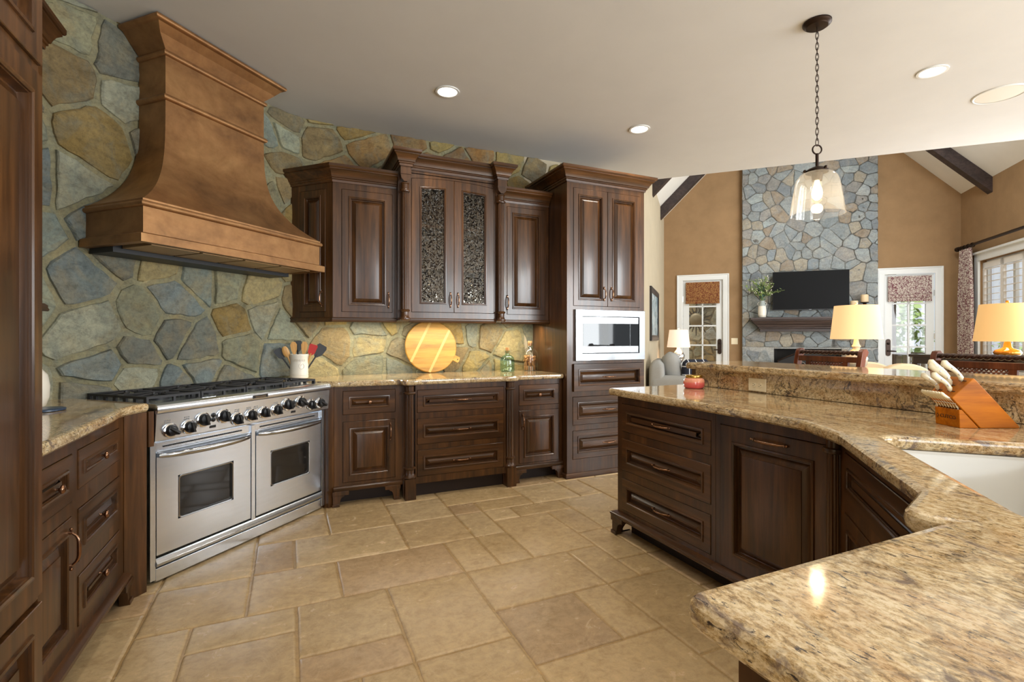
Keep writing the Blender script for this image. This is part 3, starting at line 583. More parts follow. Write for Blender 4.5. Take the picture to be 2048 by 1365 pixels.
# microwave
w=thing('microwave','built-in stainless microwave with mirrored dark glass in the tall cabinet','microwave',(0,TY,0))
m=M(); a,b,c,d=2.283,3.038,1.026,1.48; i=(2.353,2.968,1.092,1.418)
m.loft([[(u,y,z) for u,z in ((a+k,c+k),(b-k,c+k),(b-k,d-k),(a+k,d-k))] for k,y in ((0,-.002),(0,-.022),(.004,-.026))]+[[(u,-.026,z) for u,z in ((i[0]-.004,i[2]-.004),(i[1]+.004,i[2]-.004),(i[1]+.004,i[3]+.004),(i[0]-.004,i[3]+.004))],[(u,-.002,z) for u,z in ((i[0],i[2]),(i[1],i[2]),(i[1],i[3]),(i[0],i[3]))]],(0,0)); m.build('trim_kit',STEELP,w,0)
m=M(); m.box(i[0]-.01,i[1]+.01,.0,.34,i[2]-.01,i[3]+.01); m.build('body',BLACK,w,0)
m=M(); dx=2.868; m.box(i[0]+.004,dx,-.018,0,i[2]+.004,i[3]-.004); dr=m.build('door',STEELP,w,0)
MIRR=plain('mirrored_dark_glass',srgb(20,22,24),.03)
m=M(); m.box(i[0]+.008,dx-.002,-.021,-.018,i[2]+.062,i[3]-.06); m.build('window',MIRR,dr,0)
m=M(); m.box(dx+.003,i[1]-.004,-.018,0,i[2]+.004,i[3]-.004); cp=m.build('control_panel',STEELP,w,0)
m=M(); m.box(dx+.006,i[1]-.006,-.021,-.018,i[2]+.062,i[3]-.06); m.build('display',MIRR,cp,0)
# ================================================================ long wall upper cabinets
YU=4.08
t=thing('wall_cabinet','upper wall cabinet with an angled end door, beside the copper hood','cabinet')
cr=(.312,YU); PA=(cr[0]+cr[1])*R2; ql=3.09; lx=(PA-ql)*R2; ly=(PA+ql)*R2
m=M(); m.prism([(.312+.02,YU+.02),(.80,YU+.02),(.80,YB-.01),(xc+.1,YB-.01),(lx+.03,ly+.01)],1.37,2.45); faceframe(m,.312,.802,1.37,2.45,YU,[(.378,.766,1.436,2.392)])
TA=Matrix.Translation((cr[0],cr[1],0))@Matrix.Rotation(-PI/4,4,'Z')   # local x runs from the wall to the corner
La=math.hypot(lx-cr[0],ly-cr[1]); ma=M(); faceframe(ma,-La,0,1.37,2.45,0,[(-La+.10,-.07,1.436,2.392)]); m.add(ma.v,ma.f,TA); m.build('body',WOODV,t,0)
add_door(t,.378,.766,1.436,2.392,YU,.736,1.535,True)
def placed(o): o.matrix_local=TA@o.matrix_local; return o
placed(add_door(t,-La+.10,-.07,1.436,2.392,0,-.10,1.54,True,st=.05))
crown(t,[(lx,ly),cr,(.80,YU)],2.445); m=M(); LR=[(0,1.355),(.012,1.355),(.016,1.362),(.012,1.37),(.012,1.384),(.004,1.392),(0,1.392)]; m.sweep(LR,[(lx,ly),cr,(.80,YU)]); m.build('light_rail',WOODH,t,30)
YG=4.02
t=thing('glass_cabinet','upper display cabinet with two seeded glass doors between fluted columns','cabinet'); G=[(.911,1.630,1.442,2.528)]
m=M(); rs=(.911,1.63,.022)
for a,b in ((.803,.825),(1.70,1.722)): m.box(a,b,YG+.03,YB-.01,1.37,2.62)
m.box(.825,1.70,YB-.03,YB-.01,1.37,2.62); m.box(.825,1.70,YG+.03,YB-.03,1.37,1.42); m.box(.825,1.70,YG+.03,YB-.03,2.57,2.62)
faceframe(m,.803,1.722,1.37,2.57,YG,[(.911,1.63,1.442,2.566)]); m.box(.803,1.722,YG,YG+.02,2.57,2.62)
top=[(1.633+( .908-1.633)*i/10,2.531+.022*(1-(2*i/10-1)**2)) for i in range(11)]; m.loft([[(x,y,z) for x,z in [(.906,2.575),(1.635,2.575)]+top] for y in (YG,YG+.02)]); m.build('body',WOODV,t,0)
for z in (1.80,2.155):
    m=M(); m.box(.826,1.699,YG+.06,YB-.031,z,z+.02); m.build('shelf',WOODH,t,0)
add_door(t,.911,1.2695,1.442,2.528,YG,1.238,1.548,True,st=.072,rise=rs,glass=True,L=.095); add_door(t,1.2715,1.630,1.442,2.528,YG,1.304,1.548,True,st=.072,rise=rs,glass=True,L=.095)
for u in (.850,1.684):
    column(t,u,3.985,1.372,2.47,.030); m=M(); m.box(u-.042,u+.042,3.945,YG,2.535,2.60); m.prism([(u-.042,2.535),(u-.034,2.50),(u-.012,2.478),(u+.012,2.478),(u+.034,2.50),(u+.042,2.535)],3.95,YG,'y'); m.build('corbel_cap',WOODV,t,30)
    m=M(); m.box(u-.034,u+.034,4.012,YG,1.37,2.5); m.build('pilaster_back',WOODV,t,0)
yc=3.945; crown(t,[(.808,YB-.02),(.808,yc),(.892,yc),(.892,YG),(1.642,YG),(1.642,yc),(1.726,yc),(1.726,YB-.02)],2.60,.9,1.0)
m=M(); m.sweep(LR,[(.888,YG),(1.648,YG)]); m.build('light_rail',WOODH,t,30)
t=thing('wall_cabinet','narrow upper wall cabinet against the side of the microwave tower','cabinet')
m=M(); m.box(1.724,2.206,YU+.02,YB-.01,1.37,2.45); faceframe(m,1.724,2.206,1.37,2.45,YU,[(1.785,2.168,1.440,2.408)]); m.build('body',WOODV,t,0)
add_door(t,1.785,2.168,1.440,2.408,YU,1.785,1.545,True)
crown(t,[(1.735,YU),(2.206,YU)],2.445); m=M(); m.sweep(LR,[(1.724,YU),(2.206,YU)]); m.build('light_rail',WOODH,t,30)
# ================================================================ counters
m=M(); slab(m,rounded([(-1.28,1.83),(-.672,1.83),(-.672,2.62,.4),(-.690,2.83,.3),(-.618,2.945,.02),(-1.05,3.37),(-1.08,3.34),(-1.28,3.14)]),.873,.914)
tag(m.build('countertop',GRAN,None,30),'golden granite countertop left of the range, with chiselled front edge','countertop')
m=M(); slab(m,rounded([(.262,3.815,.01),(.33,3.797,.1),(.755,3.797,.05),(.79,3.722,.04),(.90,3.722,.04),(.925,3.745,.03),(1.60,3.745,.03),(1.63,3.722,.04),(1.735,3.722,.04),(1.77,3.797,.05),(2.206,3.797,.005),(2.206,4.432),(.28,4.432,.1),(-.12,4.22),(-.14,4.21)]),.873,.914)
tag(m.build('countertop',GRAN,None,30),'golden granite countertop on the long wall, carrying the round board and bottles','countertop')
# ================================================================ range (frame turned 45 degrees: local x = p, local y = q)
RR=PI/4
def text(name,s,size,mat,parent,loc,rot,ext=.0006,al='CENTER'):
    c=bpy.data.curves.new(name,'FONT'); c.body=s; c.size=size; c.extrude=ext; c.align_x=al; c.align_y='CENTER'; c.materials.append(mat)
    f=bpy.data.objects.new(name,c); COL.objects.link(f); bpy.context.view_layer.update(); me=bpy.data.meshes.new_from_object(f.evaluated_get(bpy.context.evaluated_depsgraph_get())); bpy.data.objects.remove(f); bpy.data.curves.remove(c)
    o=bpy.data.objects.new(name,me); COL.objects.link(o); o.parent=parent; o.location=loc; o.rotation_euler=rot; return o
t=thing('range','wide stainless steel gas range with double ovens and twelve black knobs','range',(0,0,0),RR)
P0,P1,QF=1.662,2.881,2.55
m=M(); m.box(P0+.028,P1-.028,QF+.05,QR-.02,.06,.895); m.box(P0+.03,P1-.03,QF+.012,QF+.05,.655,.70); m.build('body',STEEL,t,0)
for a in (P0,P1-.028):
    m=M(); m.box(a,a+.028,QF-.004,QR-.05,.02,.715); m.build('side_trim',STEEL,t,0,bev=.002)
m=M(); m.prism([(2.518,.716),(2.512,.722),(2.500,.856),(2.56,.866),(2.60,.716)],P0+.001,P1-.001,'x'); cp=m.build('control_panel',STEEL,t,20)
m=M(); m.prism([(2.508,.857),(2.494,.860),(2.490,.868),(2.490,.888),(2.496,.899),(2.512,.905),(2.60,.905),(2.60,.857)],P0,P1,'x'); m.build('front_rail',STEEL,t,40)
m=M(); m.box(P0+.012,P1-.012,2.601,QR-.03,.896,.904); m.build('cooktop',STEEL,t,0)
m=M(); m.box(2.215,2.325,2.4885,2.4895,.870,.888); bdg=m.build('badge',BLACK,t,0)
text('lettering','KitchenAid',.0165,CHROME,bdg,(2.27,2.4882,.8785),(PI/2,0,0))
def ypan(z): return 2.512-(z-.722)*.012/.134
nx=0
for p,z,big in ((1.734,.764,0),(1.831,.766,0),(1.909,.792,1),(2.032,.794,1),(2.119,.763,0),(2.215,.771,0),(2.309,.774,0),(2.405,.777,0),(2.490,.800,1),(2.606,.802,1),(2.700,.772,0),(2.789,.772,0)):
    y=ypan(z); T=Matrix.Translation((p,y,z))@Matrix.Rotation(PI/2-.09,4,'X'); r=1.08 if big else 1
    m=M(); m.lathe([(.036*r,0),(.038*r,.005),(.036*r,.010),(.030*r,.012),(.028*r,.006)],n=28,T=T); bz=m.build('knob_bezel',CHROME,t,40)
    m=M(); m.lathe([(.029*r,.006),(.030*r,.012),(.028*r,.022),(.024*r,.030),(.010,.033)],n=24,T=T)
    A=random.Random(nx).choice((0,0,0,.9,0)); nx+=1; TB=T@Matrix.Rotation(A,4,'Z'); m.loft([[(-.008,.026*r,.014),(.008,.026*r,.014),(.009,-.030*r,.014),(-.009,-.030*r,.014)],[(-.007,.024*r,.034),(.007,.024*r,.034),(.008,-.028*r,.048),(-.008,-.028*r,.048)],[(-.004,.020*r,.037),(.004,.020*r,.037),(.005,-.024*r,.052),(-.005,-.024*r,.052)]],T=TB)
    m.build('knob',BLACK,bz,40)
for p in (1.971,2.549):
    for z in (.783,.808):
        m=M(); T=Matrix.Translation((p,ypan(z),z))@Matrix.Rotation(PI/2,4,'X'); m.lathe([(.012,0),(.0125,.004),(.008,.009),(.001,.010)],n=14,T=T); m.build('indicator_light',BLACK,t,40)
    m=M(); m.box(p-.018,p+.018,ypan(.745)-.002,ypan(.745)+.004,.738,.752); m.build('display',BLACK,t,0)
for p,z in ((1.72,.812),(1.82,.815),(2.12,.813),(2.20,.815),(2.25,.815),(2.40,.82),(2.70,.82),(2.78,.82)):
    m=M()
    for i in range(3):
        for j in range(2): m.box(p-.016+i*.011,p-.009+i*.011,ypan(z)-.0008,ypan(z)+.002,z-.008+j*.010,z-.003+j*.010)
    m.build('burner_symbol',plain('etched_grey',srgb(120,120,118),.5),t,0)
# vents and oven doors
for a,b,w0,w1 in ((1.696,2.252,1.816,2.125),(2.293,2.848,2.413,2.728)):
    m=M()
    k=int((b-a-.08)/.012)
    for i in range(k): m.box(a+.04+i*.012,a+.047+i*.012,QF+.008,QF+.0125,.676,.684)
    m.build('vent_slots',BLACK,t,0)
    m=M(); z0,z1=.138,.655; wz0,wz1=.298,.505
    def rr(k,y): return [(x,y,z) for x,z in rounded([(w0-k,wz0-k,.012+k),(w1+k,wz0-k,.012+k),(w1+k,wz1+k,.012+k),(w0-k,wz1+k,.012+k)])]
    n=len(rr(0,0)); 
    def outer(k,y):
        out=[]
        q=rr(0,0); cx=(w0+w1)/2; cz=(wz0+wz1)/2
        for x,_,z in q: out.append((x,y,z))
        return out
    fr_=[(a,z0),(b,z0),(b,z1),(a,z1)]
    # door skin: four strips round the window plus a rolled window edge
    m.box(a,b,QF,QF+.04,z0,wz0-.010); m.box(a,b,QF,QF+.04,wz1+.010,z1); m.box(a,w0-.010,QF,QF+.04,wz0-.010,wz1+.010); m.box(w1+.010,b,QF,QF+.04,wz0-.010,wz1+.010)
    d=m.build('oven_door',STEEL,t,0)
    m=M(); m.loft([rr(.010,QF+.001),rr(.007,QF-.003),rr(.002,QF-.002),rr(0,QF+.012)],(0,0)); 
    m.build('window_rim',STEELP,d,50)
    m=M(); m.prism([(x,z) for x,_,z in rr(.001,0)],QF+.010,QF+.03,'y'); m.build('oven_window',BLKGL,d,0)
    # curved bar handle across the top of the door
    pts=[];n=16
    for i in range(n+1):
        s=i/n*2-1; pts.append((a+.012+(b-a-.024)*i/n,QF-.004-.040*(1-s**6)**.5*(1-.25*s*s) if abs(s)<1 else QF-.004,.640-.004*(1-s*s)))
    m=M(); m.tube(pts,[.012+.006*(1-(i/n*2-1)**2) for i in range(n+1)],12); m.build('door_handle',STEELP,d,60)
    m=M(); m.box(a+.01,b-.01,QF+.002,QF+.014,.650,.657); m.build('door_lip',BLACK,d,0)
m=M(); m.box(2.258,2.287,QF-.001,QF+.05,.11,.70); m.build('center_post',STEEL,t,0,bev=.002)
m=M(); m.box(P0+.0285,P1-.0285,QF+.006,QF+.06,.128,.137); m.box(P0+.0285,P1-.0285,QF+.041,QF+.049,.137,.655); m.build('door_gap',BLACK,t,0)
m=M(); m.prism([(QF+.05,.085),(QF-.010,.085),(QF-.014,.09),(QF-.014,.100),(QF-.004,.112),(QF,.125),(QF+.05,.125)],P0+.029,P1-.029,'x'); m.build('lower_rail',STEELP,t,30)
m=M(); m.box(P0+.03,P1-.03,QF-.001,QF+.03,.01,.074); m.build('kick_panel',STEEL,t,0,bev=.002); m=M(); m.box(P0+.03,P1-.03,QF+.012,QF+.05,.074,.085); m.build('kick_gap',BLACK,t,0)
m=M(); m.box(P0+.03,P1-.03,QF+.03,QF+.08,0,.06); m.build('leg_skirt',BLACK,t,0)
# grates: eight cast-iron sections with a griddle gap pattern
g0=P0+.02; gw=(P1-P0-.04)/4
for i in range(4):
    a=g0+i*gw+.003; b=g0+(i+1)*gw-.003; m=M(); zz=.922; th=.012
    for y in (2.615,2.850,3.075): m.box(a,b,y-.006,y+.006,zz,zz+th)
    for x in (a+.006,b-.006): m.box(x-.006,x+.006,2.615,3.075,zz,zz+th)
    for cy in (2.735,2.962):
        for kk in range(8):
            an=kk*PI/4; r0,r1=.035,.112 if kk%2==0 else .15
            x0,y0=(a+b)/2+math.cos(an)*r0,cy+math.sin(an)*r0; x1=min(max((a+b)/2+math.cos(an)*r1,a+.006),b-.006); y1=cy+max(-.108,min(.108,math.sin(an)*r1))
            m.tube([(x0,y0,zz+.010),(x1,y1,zz+.004)],.0065,6)
    for x in (a+.006,b-.006):
        for y in (2.62,2.70,2.78,2.86,2.94,3.02,3.07): m.box(x-.005,x+.005,y-.012,y+.012,.9045,zz)
    for y in (2.615,):
        for x in (a+.006,(a+b)/2,b-.006): m.box(x-.006,x+.006,y-.006,y+.006,.9045,zz)
    m.build('grate',IRON,t,30)
    for cy in (2.735,2.962): m=M(); m.lathe([(.05,.9045),(.05,.912),(.034,.913),(.032,.920),(.02,.922),(.001,.922)],(a+b)/2,cy,20); m.build('burner',IRON,t,40)
for p in (1.97,2.55): m=M(); m.box(p-.04,p+.04,2.535,2.575,.9052,.9065); m.build('grease_slot',CHROME,t,0)
# ================================================================ copper range hood
t=thing('range_hood','large flared copper range hood over the steel range','range hood',(0,0,0),RR)
pc=2.31; HW=QR-.012
def rect(hw,qf,z,e=.0): return [(pc-hw,HW,z),(pc-hw,qf,z),(pc+hw,qf,z),(pc+hw,HW,z)]
rings=[]
for i in range(15):
    k=i/14; f=1-(1-k**3.2); f=k**3.4*.8+k*k*.2
    z=2.608-(2.608-1.945)*(k**.82); rings.append(rect(.344+(.618-.344)*f,2.88-(2.88-2.642)*f,z))
m=M(); m.loft(rings,(0,0),False); m.build('flare',COPPER,t,50)
def around(hw,qf): return [(pc-hw,HW),(pc-hw,qf),(pc+hw,qf),(pc+hw,HW)]
def band(nm,hw,qf,prof): 
    m=M(); m.sweep(prof,around(hw,qf)); return m.build(nm,COPPER,t,40)
def bead(z0,z1,o,b=0): 
    n=8; return [(b,z0)]+[(b+o*math.sin(PI*(i+.5)/n),z0+(z1-z0)*(1-math.cos(PI*(i+.5)/n))/2) for i in range(n)]+[(b,z1)]
band('lower_band',.622,2.638,[(-.01,1.75),(0,1.75),(0,1.905),(-.01,1.905)])
band('molding_bead',.622,2.638,[(-.01,1.90)]+bead(1.903,1.934,.016)[1:-1]+[(.004,1.938),(.004,1.943),(-.012,1.947)])
band('bottom_lip',.622,2.638,[(-.02,1.718),(.026,1.718),(.026,1.760),(.010,1.768),(-.02,1.768)])
m=M(); m.loft([rect(.344,2.88,2.60),rect(.344,2.88,2.90)],(0,0),False); m.build('upper_box',COPPER,t,0)
band('molding_bead',.344,2.88,[(-.008,2.602)]+bead(2.604,2.640,.018)[1:-1]+[(-.008,2.642)])
band('molding_bead',.344,2.88,[(-.008,2.858)]+bead(2.860,2.894,.016)[1:-1]+[(-.008,2.896)])
m=M(); m.loft([rect(.344,2.88,2.895),rect(.402,2.84,2.955),rect(.438,2.80,3.0)],(0,0),False); m.build('crown_cove',COPPER,t,0)
band('crown_bead',.440,2.80,[(-.02,2.994),(0,2.996)]+bead(2.998,CEIL-.004,.018)[1:-1]+[(-.02,CEIL-.004)])
m=M(); m.loft([[(pc-.62,2.64,1.752),(pc+.62,2.64,1.752),(pc+.62,HW,1.752),(pc-.62,HW,1.752)],[(pc-.62,2.64,1.764),(pc+.62,2.64,1.764),(pc+.62,HW,1.764),(pc-.62,HW,1.764)]]); m.box(pc-.60,pc+.60,2.91,HW,1.690,1.752); m.build('liner',plain('hood_liner_dark',srgb(34,36,40),.5),t,0)
for i in range(4):
    x0=pc-.56+i*.285; m=M(); m.loft([[(x0,2.67,1.716),(x0+.265,2.67,1.716),(x0+.265,2.90,1.712),(x0,2.90,1.712)],[(x0,2.66,1.7515),(x0+.265,2.66,1.7515),(x0+.265,2.90,1.7517),(x0,2.90,1.7517)]]); m.build('filter',FILTER,t,0)
# ================================================================ peninsula
XP=1.895
RP=-PI/2   # local x = -y, outward = -x
t=thing('drawer_cabinet','dark wood three-drawer cabinet at the far end of the peninsula','cabinet',(0,0,0),RP)
# local y grows towards +x
ops=[(-2.541,-1.829,.654,.823),(-2.541,-1.829,.412,.606),(-2.541,-1.829,.166,.360)]
m=M(); m.box(-2.587,-1.80,XP+.02,2.50,.11,.872); faceframe(m,-2.587,-1.80,.11,.872,XP,ops); m.build('body',WOODV,t,0)
for o in ops: add_drawer(t,*o,XP,'pull',.05,.9,L=.115)
basemold(t,[(-2.587,2.5),(-2.587,XP),(-1.80,XP)],.105,.036); foot(t,-2.612,XP-.02,1)
m=M(); m.prism([(2.0,0),(1.935,0),(1.935,.022),(1.96,.05),(1.99,.066),(2.01,.085),(2.02,.105),(1.875,.105),(1.875,0)][::-1],-2.61,-2.59,'x'); m.build('side_foot',WOODV,t,0)
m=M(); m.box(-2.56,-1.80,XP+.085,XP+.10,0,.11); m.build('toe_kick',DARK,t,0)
t=thing('dishwasher','dark wood panelled dishwasher front next to the peninsula drawers','dishwasher',(0,0,0),RP)
m=M(); m.box(-1.798,-1.19,XP+.02,2.5,.11,.872); faceframe(m,-1.798,-1.19,.11,.872,XP,[(-1.768,-1.229,.145,.818)]); m.build('body',WOODV,t,0)
add_door(t,-1.768,-1.229,.145,.818,XP,-1.50,.782,False,st=.075,name='front_panel',L=.15)
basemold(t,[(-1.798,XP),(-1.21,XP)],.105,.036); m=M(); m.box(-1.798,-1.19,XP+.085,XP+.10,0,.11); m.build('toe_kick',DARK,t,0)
t=thing('sink_cabinet','dark wood corner cabinet under the white sink','cabinet',(0,0,0),rad(225))
# local x = -p, local y = -q
QS=-.485; y0=-QS
m=M(); ops=[(-2.09,-1.17,.655,.822),(-2.09,-1.633,.165,.606),(-1.627,-1.17,.165,.606)]
faceframe(m,-2.195,-1.096,.11,.872,y0,ops); m.box(-2.16,-1.13,y0+.02,y0+.03,.11,.872); m.build('body',WOODV,t,0)
m=M(); panel(m,*ops[0],y0,.05,.9); m.build('false_drawer',WOODH,t,32)
add_door(t,*ops[1],y0,-1.67,.52,True,st=.05); add_door(t,*ops[2],y0,-1.59,.52,True,st=.05)
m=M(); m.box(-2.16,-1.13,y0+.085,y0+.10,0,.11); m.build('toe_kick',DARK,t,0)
for p in (2.185,1.105): column(t,-p,y0-.012,.11,.872,.030,(.036,.11))
t=thing('base_cabinet','dark wood base cabinet under the near granite counter, mostly cut off by the frame','cabinet',(0,0,0),PI)
m=M(); m.box(-1.09,-.492,-.432+.02,.17,.0,.872); faceframe(m,-1.09,-.492,.0,.872,-.432,[(-1.05,-.53,.17,.82)]); m.build('body',WOODV,t,0); add_door(t,-1.05,-.53,.17,.82,-.432)
# counter with sink cut-out
def pq2(p,q): return tuple(pqz(p,q)[:2])
def lobe(c,r,a0,a1,n=9): return [(c[0]+r*math.cos(rad(a0+(a1-a0)*i/n)),c[1]+r*math.sin(rad(a0+(a1-a0)*i/n))) for i in range(n+1)]
out=rounded([(.452,-.22,.02),(1.42,-.22),(2.49,.85),(2.49,2.625),(1.838,2.625,.03),(1.838,1.56,.3),(1.815,1.30,.10),(1.735,1.155,.12)]+[pq2(1.95,-.43)+(.1,),pq2(1.29,-.43)+(.08,)]+[(x,y,0) for x,y in lobe((1.098,.515),.052,112,218,12)]+[(1.03,.487,.03),(.452,.487,.025)])
hole=rounded([pq2(1.95,-.55)+(.05,),pq2(1.14,-.55)+(.05,),pq2(1.14,-.98)+(.05,),pq2(1.95,-.98)+(.05,)])
m=M(); slab(m,out,.873,.914,[hole]); tag(m.build('countertop',GRAN,None,30),'polished golden granite peninsula countertop sweeping round the white sink','countertop')
t=thing('sink','white porcelain undermount sink in the granite peninsula','sink')
def hr(d,z): return [(x,y,z) for x,y in offset(ccw(hole),d)]
m=M(); m.loft([hr(-.03,.872),hr(-.004,.871),hr(.0,.862),hr(.010,.74),hr(.02,.70),hr(.042,.69)],(0,1)); m.loft([hr(-.03,.8715),hr(-.03,.86),hr(-.012,.72),hr(.02,.675)],(0,1)); m.build('basin',PORC,t,50)
m=M(); c=pqz(1.545,-.765); m.lathe([(.045,.6905),(.045,.694),(.03,.694),(.028,.692),(.001,.692)],c.x,c.y,20); m.build('drain',CHROME,t,40)
# raised bar
t=thing('bar_counter','raised granite breakfast bar behind the peninsula countertop','bar counter')
m=M(); slab(m,rounded([(2.435,.30,.02),(2.98,.30,.02),(2.98,2.60,.12),(2.435,2.60,.05)]),1.026,1.066); m.build('bar_top',GRAN,t,30)
m=M(); m.box(2.491,2.512,.86,2.535,.9145,1.0258); m.build('backsplash',GRANS,t,0)
m=M(); m.box(2.513,2.62,.36,2.575,0,1.0258); m.box(2.495,2.513,2.536,2.575,.9145,1.0258); m.build('knee_wall',WOODV,t,0)
t=thing('wall_outlet','ivory double outlet plate on the granite backsplash','outlet',(2.49,2.053,.958),RP)
m=M(); m.loft([[(x*sx,y,z*sx) for x,z in ((-.059,-.037),(.059,-.037),(.059,.037),(-.059,.037))] for sx,y in ((1,0),(1,-.004),(.96,-.0065))]); m.build('plate',IVORY,t,20)
for x in (-.02,.02):
    m=M(); m.lathe([(.0165,0),(.0165,.0085),(.014,.009)],n=18,T=Matrix.Translation((x,0,0))@Matrix.Rotation(PI/2,4,'X')); s=m.build('socket',IVORY,t,30)
    m=M(); 
    for dz in (-.006,.006): m.box(x-.006,x+.001,-.0095,-.0085,dz-.001,dz+.001)
    m.box(x+.005,x+.009,-.0095,-.0085,-.002,.002); m.build('slots',BLACK,s,0)
# ================================================================ things on the counters
CT=.9143
t=thing('utensil_crock','cream ceramic utensil crock beside the range','crock',(.075,4.215,CT))
m=M(); m.lathe([(.060,0),(.066,.004),(.068,.02),(.0665,.022),(.068,.03),(.0665,.032),(.068,.04),(.066,.044),(.066,.15),(.068,.172),(.071,.186),(.070,.190),(.064,.190),(.061,.17),(.060,.012),(.001,.012)],n=40); m.build('body',CERAM,t,40)
# raised lettering following the front of the crock
va=math.atan2(-4.215,-.075)
for i,chh in enumerate('UTENSILS'):
    a=va+(i-3.5)*.17; o=text('lettering',chh,.022,plain('ceramic_lettering',srgb(196,186,166),.3),t,(.0665*math.cos(a),.0665*math.sin(a),.142),(PI/2,0,a+PI/2),.0012)
m=M(); a=va+.25; T=Matrix.Translation((.066*math.cos(a),.066*math.sin(a),.098))@Matrix.Rotation(a+PI/2,4,'Z'); m.tube([(-.014,0,.016),(-.02,0,0),(-.012,0,-.016),(.004,0,-.022),(.018,0,-.012),(.02,0,.004),(.010,0,.018),(0,0,.012),(-.004,0,.0)],.0016,5,T); m.build('relief',plain('ceramic_relief',srgb(206,198,180),.3),t,60)
CK=Vector((.075,4.215,CT))
def utensil(nm,lab,ang,lean,kind,mat,hm,top):
    r=RT_(ang); d=Vector((math.cos(rad(ang))*lean,math.sin(rad(ang))*lean,1)).normalized()
    o=thing(nm,lab,'utensil',CK+Vector((math.cos(rad(ang))*.028,math.sin(rad(ang))*.028,.02)),0,'utensils in the cream crock'); o.rotation_euler=d.to_track_quat('Z','Y').to_euler()
    m=M(); m.tube([(0,0,0),(0,0,top-.06)],[.005,.0065],8); m.build('shaft',hm,o,60)
    # blade faces the camera
    inv=o.rotation_euler.to_matrix().inverted(); fw=(inv@Vector((-.02,-1,0))); a=math.atan2(fw.y,fw.x); T=Matrix.Rotation(a+PI/2,4,'Z')
    m=M(); L=.085
    if kind=='spoon': m.sphere((0,0,top-.035),.03,.85,.28,1.55,12,8,T)
    elif kind=='spatula': m.loft([[(x*w,y,z) for x,y in ((-1,-.004),(1,-.004),(1,.004),(-1,.004))] for w,z in ((.008,top-.075),(.026,top-.055),(.031,top),(.026,top+.012))],T=T)
    elif kind=='turner': m.loft([[(x*w,y,z) for x,y in ((-1,-.003),(1,-.003),(1,.003),(-1,.003))] for w,z in ((.010,top-.08),(.034,top-.045),(.040,top+.01),(.030,top+.03))],T=T)
    else: m.loft([[(x*w,y,z) for x,y in ((-1,-.006),(1,-.006),(1,.006),(-1,.006))] for w,z in ((.007,top-.09),(.020,top-.05),(.024,top-.01),(.012,top+.012))],T=T)
    m.build('head',mat,o,50)
def RT_(a): return a
RED=plain('red_silicone',srgb(188,40,34),.45); CHAR=plain('charcoal_silicone',srgb(52,54,58),.5)
utensil('spatula','charcoal spatula leaning left out of the cream crock',178,.62,'spatula',CHAR,CHAR,.235)
utensil('wooden_spoon','flat wooden spoon leaning slightly left, beside the charcoal spatula',190,.36,'spoon',SPOONW,SPOONW,.235)
utensil('ladle','black utensil upright at the back of the cream crock',100,.12,'spatula',BLACK,BLACK,.262)
utensil('wooden_spoon','curved wooden spoon in front of the black utensil',225,.12,'stirrer',SPOONW,SPOONW,.255)
utensil('wooden_spatula','pale wooden spatula near the red one',315,.10,'stirrer',SPOONW,SPOONW,.255)
utensil('spatula','red silicone spatula leaning right in the cream crock',345,.34,'spatula',RED,SPOONW,.245)
utensil('turner','broad charcoal turner leaning far right out of the cream crock',358,.62,'turner',CHAR,CHAR,.25)
# round cutting board leaning on the stone
t=thing('cutting_board','round striped wooden cutting board leaning on the stone backsplash','cutting board',(1.178,4.375,CT)); t.rotation_euler=(rad(-9),0,0)
R=.237; m=M(); T=Matrix.Translation((0,0,R+.002))@Matrix.Rotation(PI/2,4,'X'); m.lathe([(R-.006,-.011),(R,-.006),(R,.006),(R-.006,.011)],n=64,T=T); m.build('board',BOARDW,t,30)
for off in (-.105,.085):
    h=math.sqrt(R*R-off*off)-.004; a=rad(62); dx,dz=math.cos(a),math.sin(a); nxx,nzz=dz,-dx; w=.011
    q=[(nxx*(off+e*w)+dx*s*h,R+nzz*(off+e*w)+dz*s*h) for e,s in ((-1,-1),(1,-1),(1,1),(-1,1))]; m=M(); m.prism(q,-.0118,-.010,'y'); m.build('inlay_strip',BOARDL,t,0)
a=rad(-27); m=M(); c,s_=math.cos(a),math.sin(a); q=rounded([((R-.02),-.026,0),((R+.052),-.028,.012),((R+.052),.028,.012),((R-.02),.026,0)]); m.prism([(u*c-v*s_,R+.002+u*s_+v*c) for u,v in q],-.009,.009,'y'); hd=m.build('handle',BOARDW,t,0)
m=M(); m.lathe([(.006,0),(.006,.0012)],n=12,T=Matrix.Translation(((R+.036)*c,-.009,R+.002+(R+.036)*s_))@Matrix.Rotation(PI/2,4,'X')); m.build('hanging_hole',DARK,hd,0)
CORK=mk_wood('cork',2,[srgb(176,122,72),srgb(206,156,100),srgb(220,178,128)],.8,3,0)
def bottle(nm,lab,x,y,prof,gl,rc,zc,hc):
    t=thing(nm,lab,'bottle',(x,y,CT)); inner=[(max(r-.004,.001),z+(.006 if i==0 else 0)) for i,(r,z) in enumerate(prof)]
    m=M(); m.lathe(prof,n=36,caps=(1,0)); m.build('glass',gl,t,50)
    m=M(); m.lathe([(rc*.86,zc-.02),(rc,zc+.004),(rc,zc+hc),(rc*.9,zc+hc+.004)],n=18); m.build('stopper',CORK,t,40); return t
bottle('glass_bottle','pale green glass bottle with cork stopper, holding a few shells',1.868,4.262,[(.058,0),(.066,.004),(.068,.03),(.068,.105),(.062,.128),(.045,.146),(.024,.156),(.019,.162),(.019,.182),(.022,.185),(.022,.193),(.018,.195)],GREENG,.017,.19,.030)
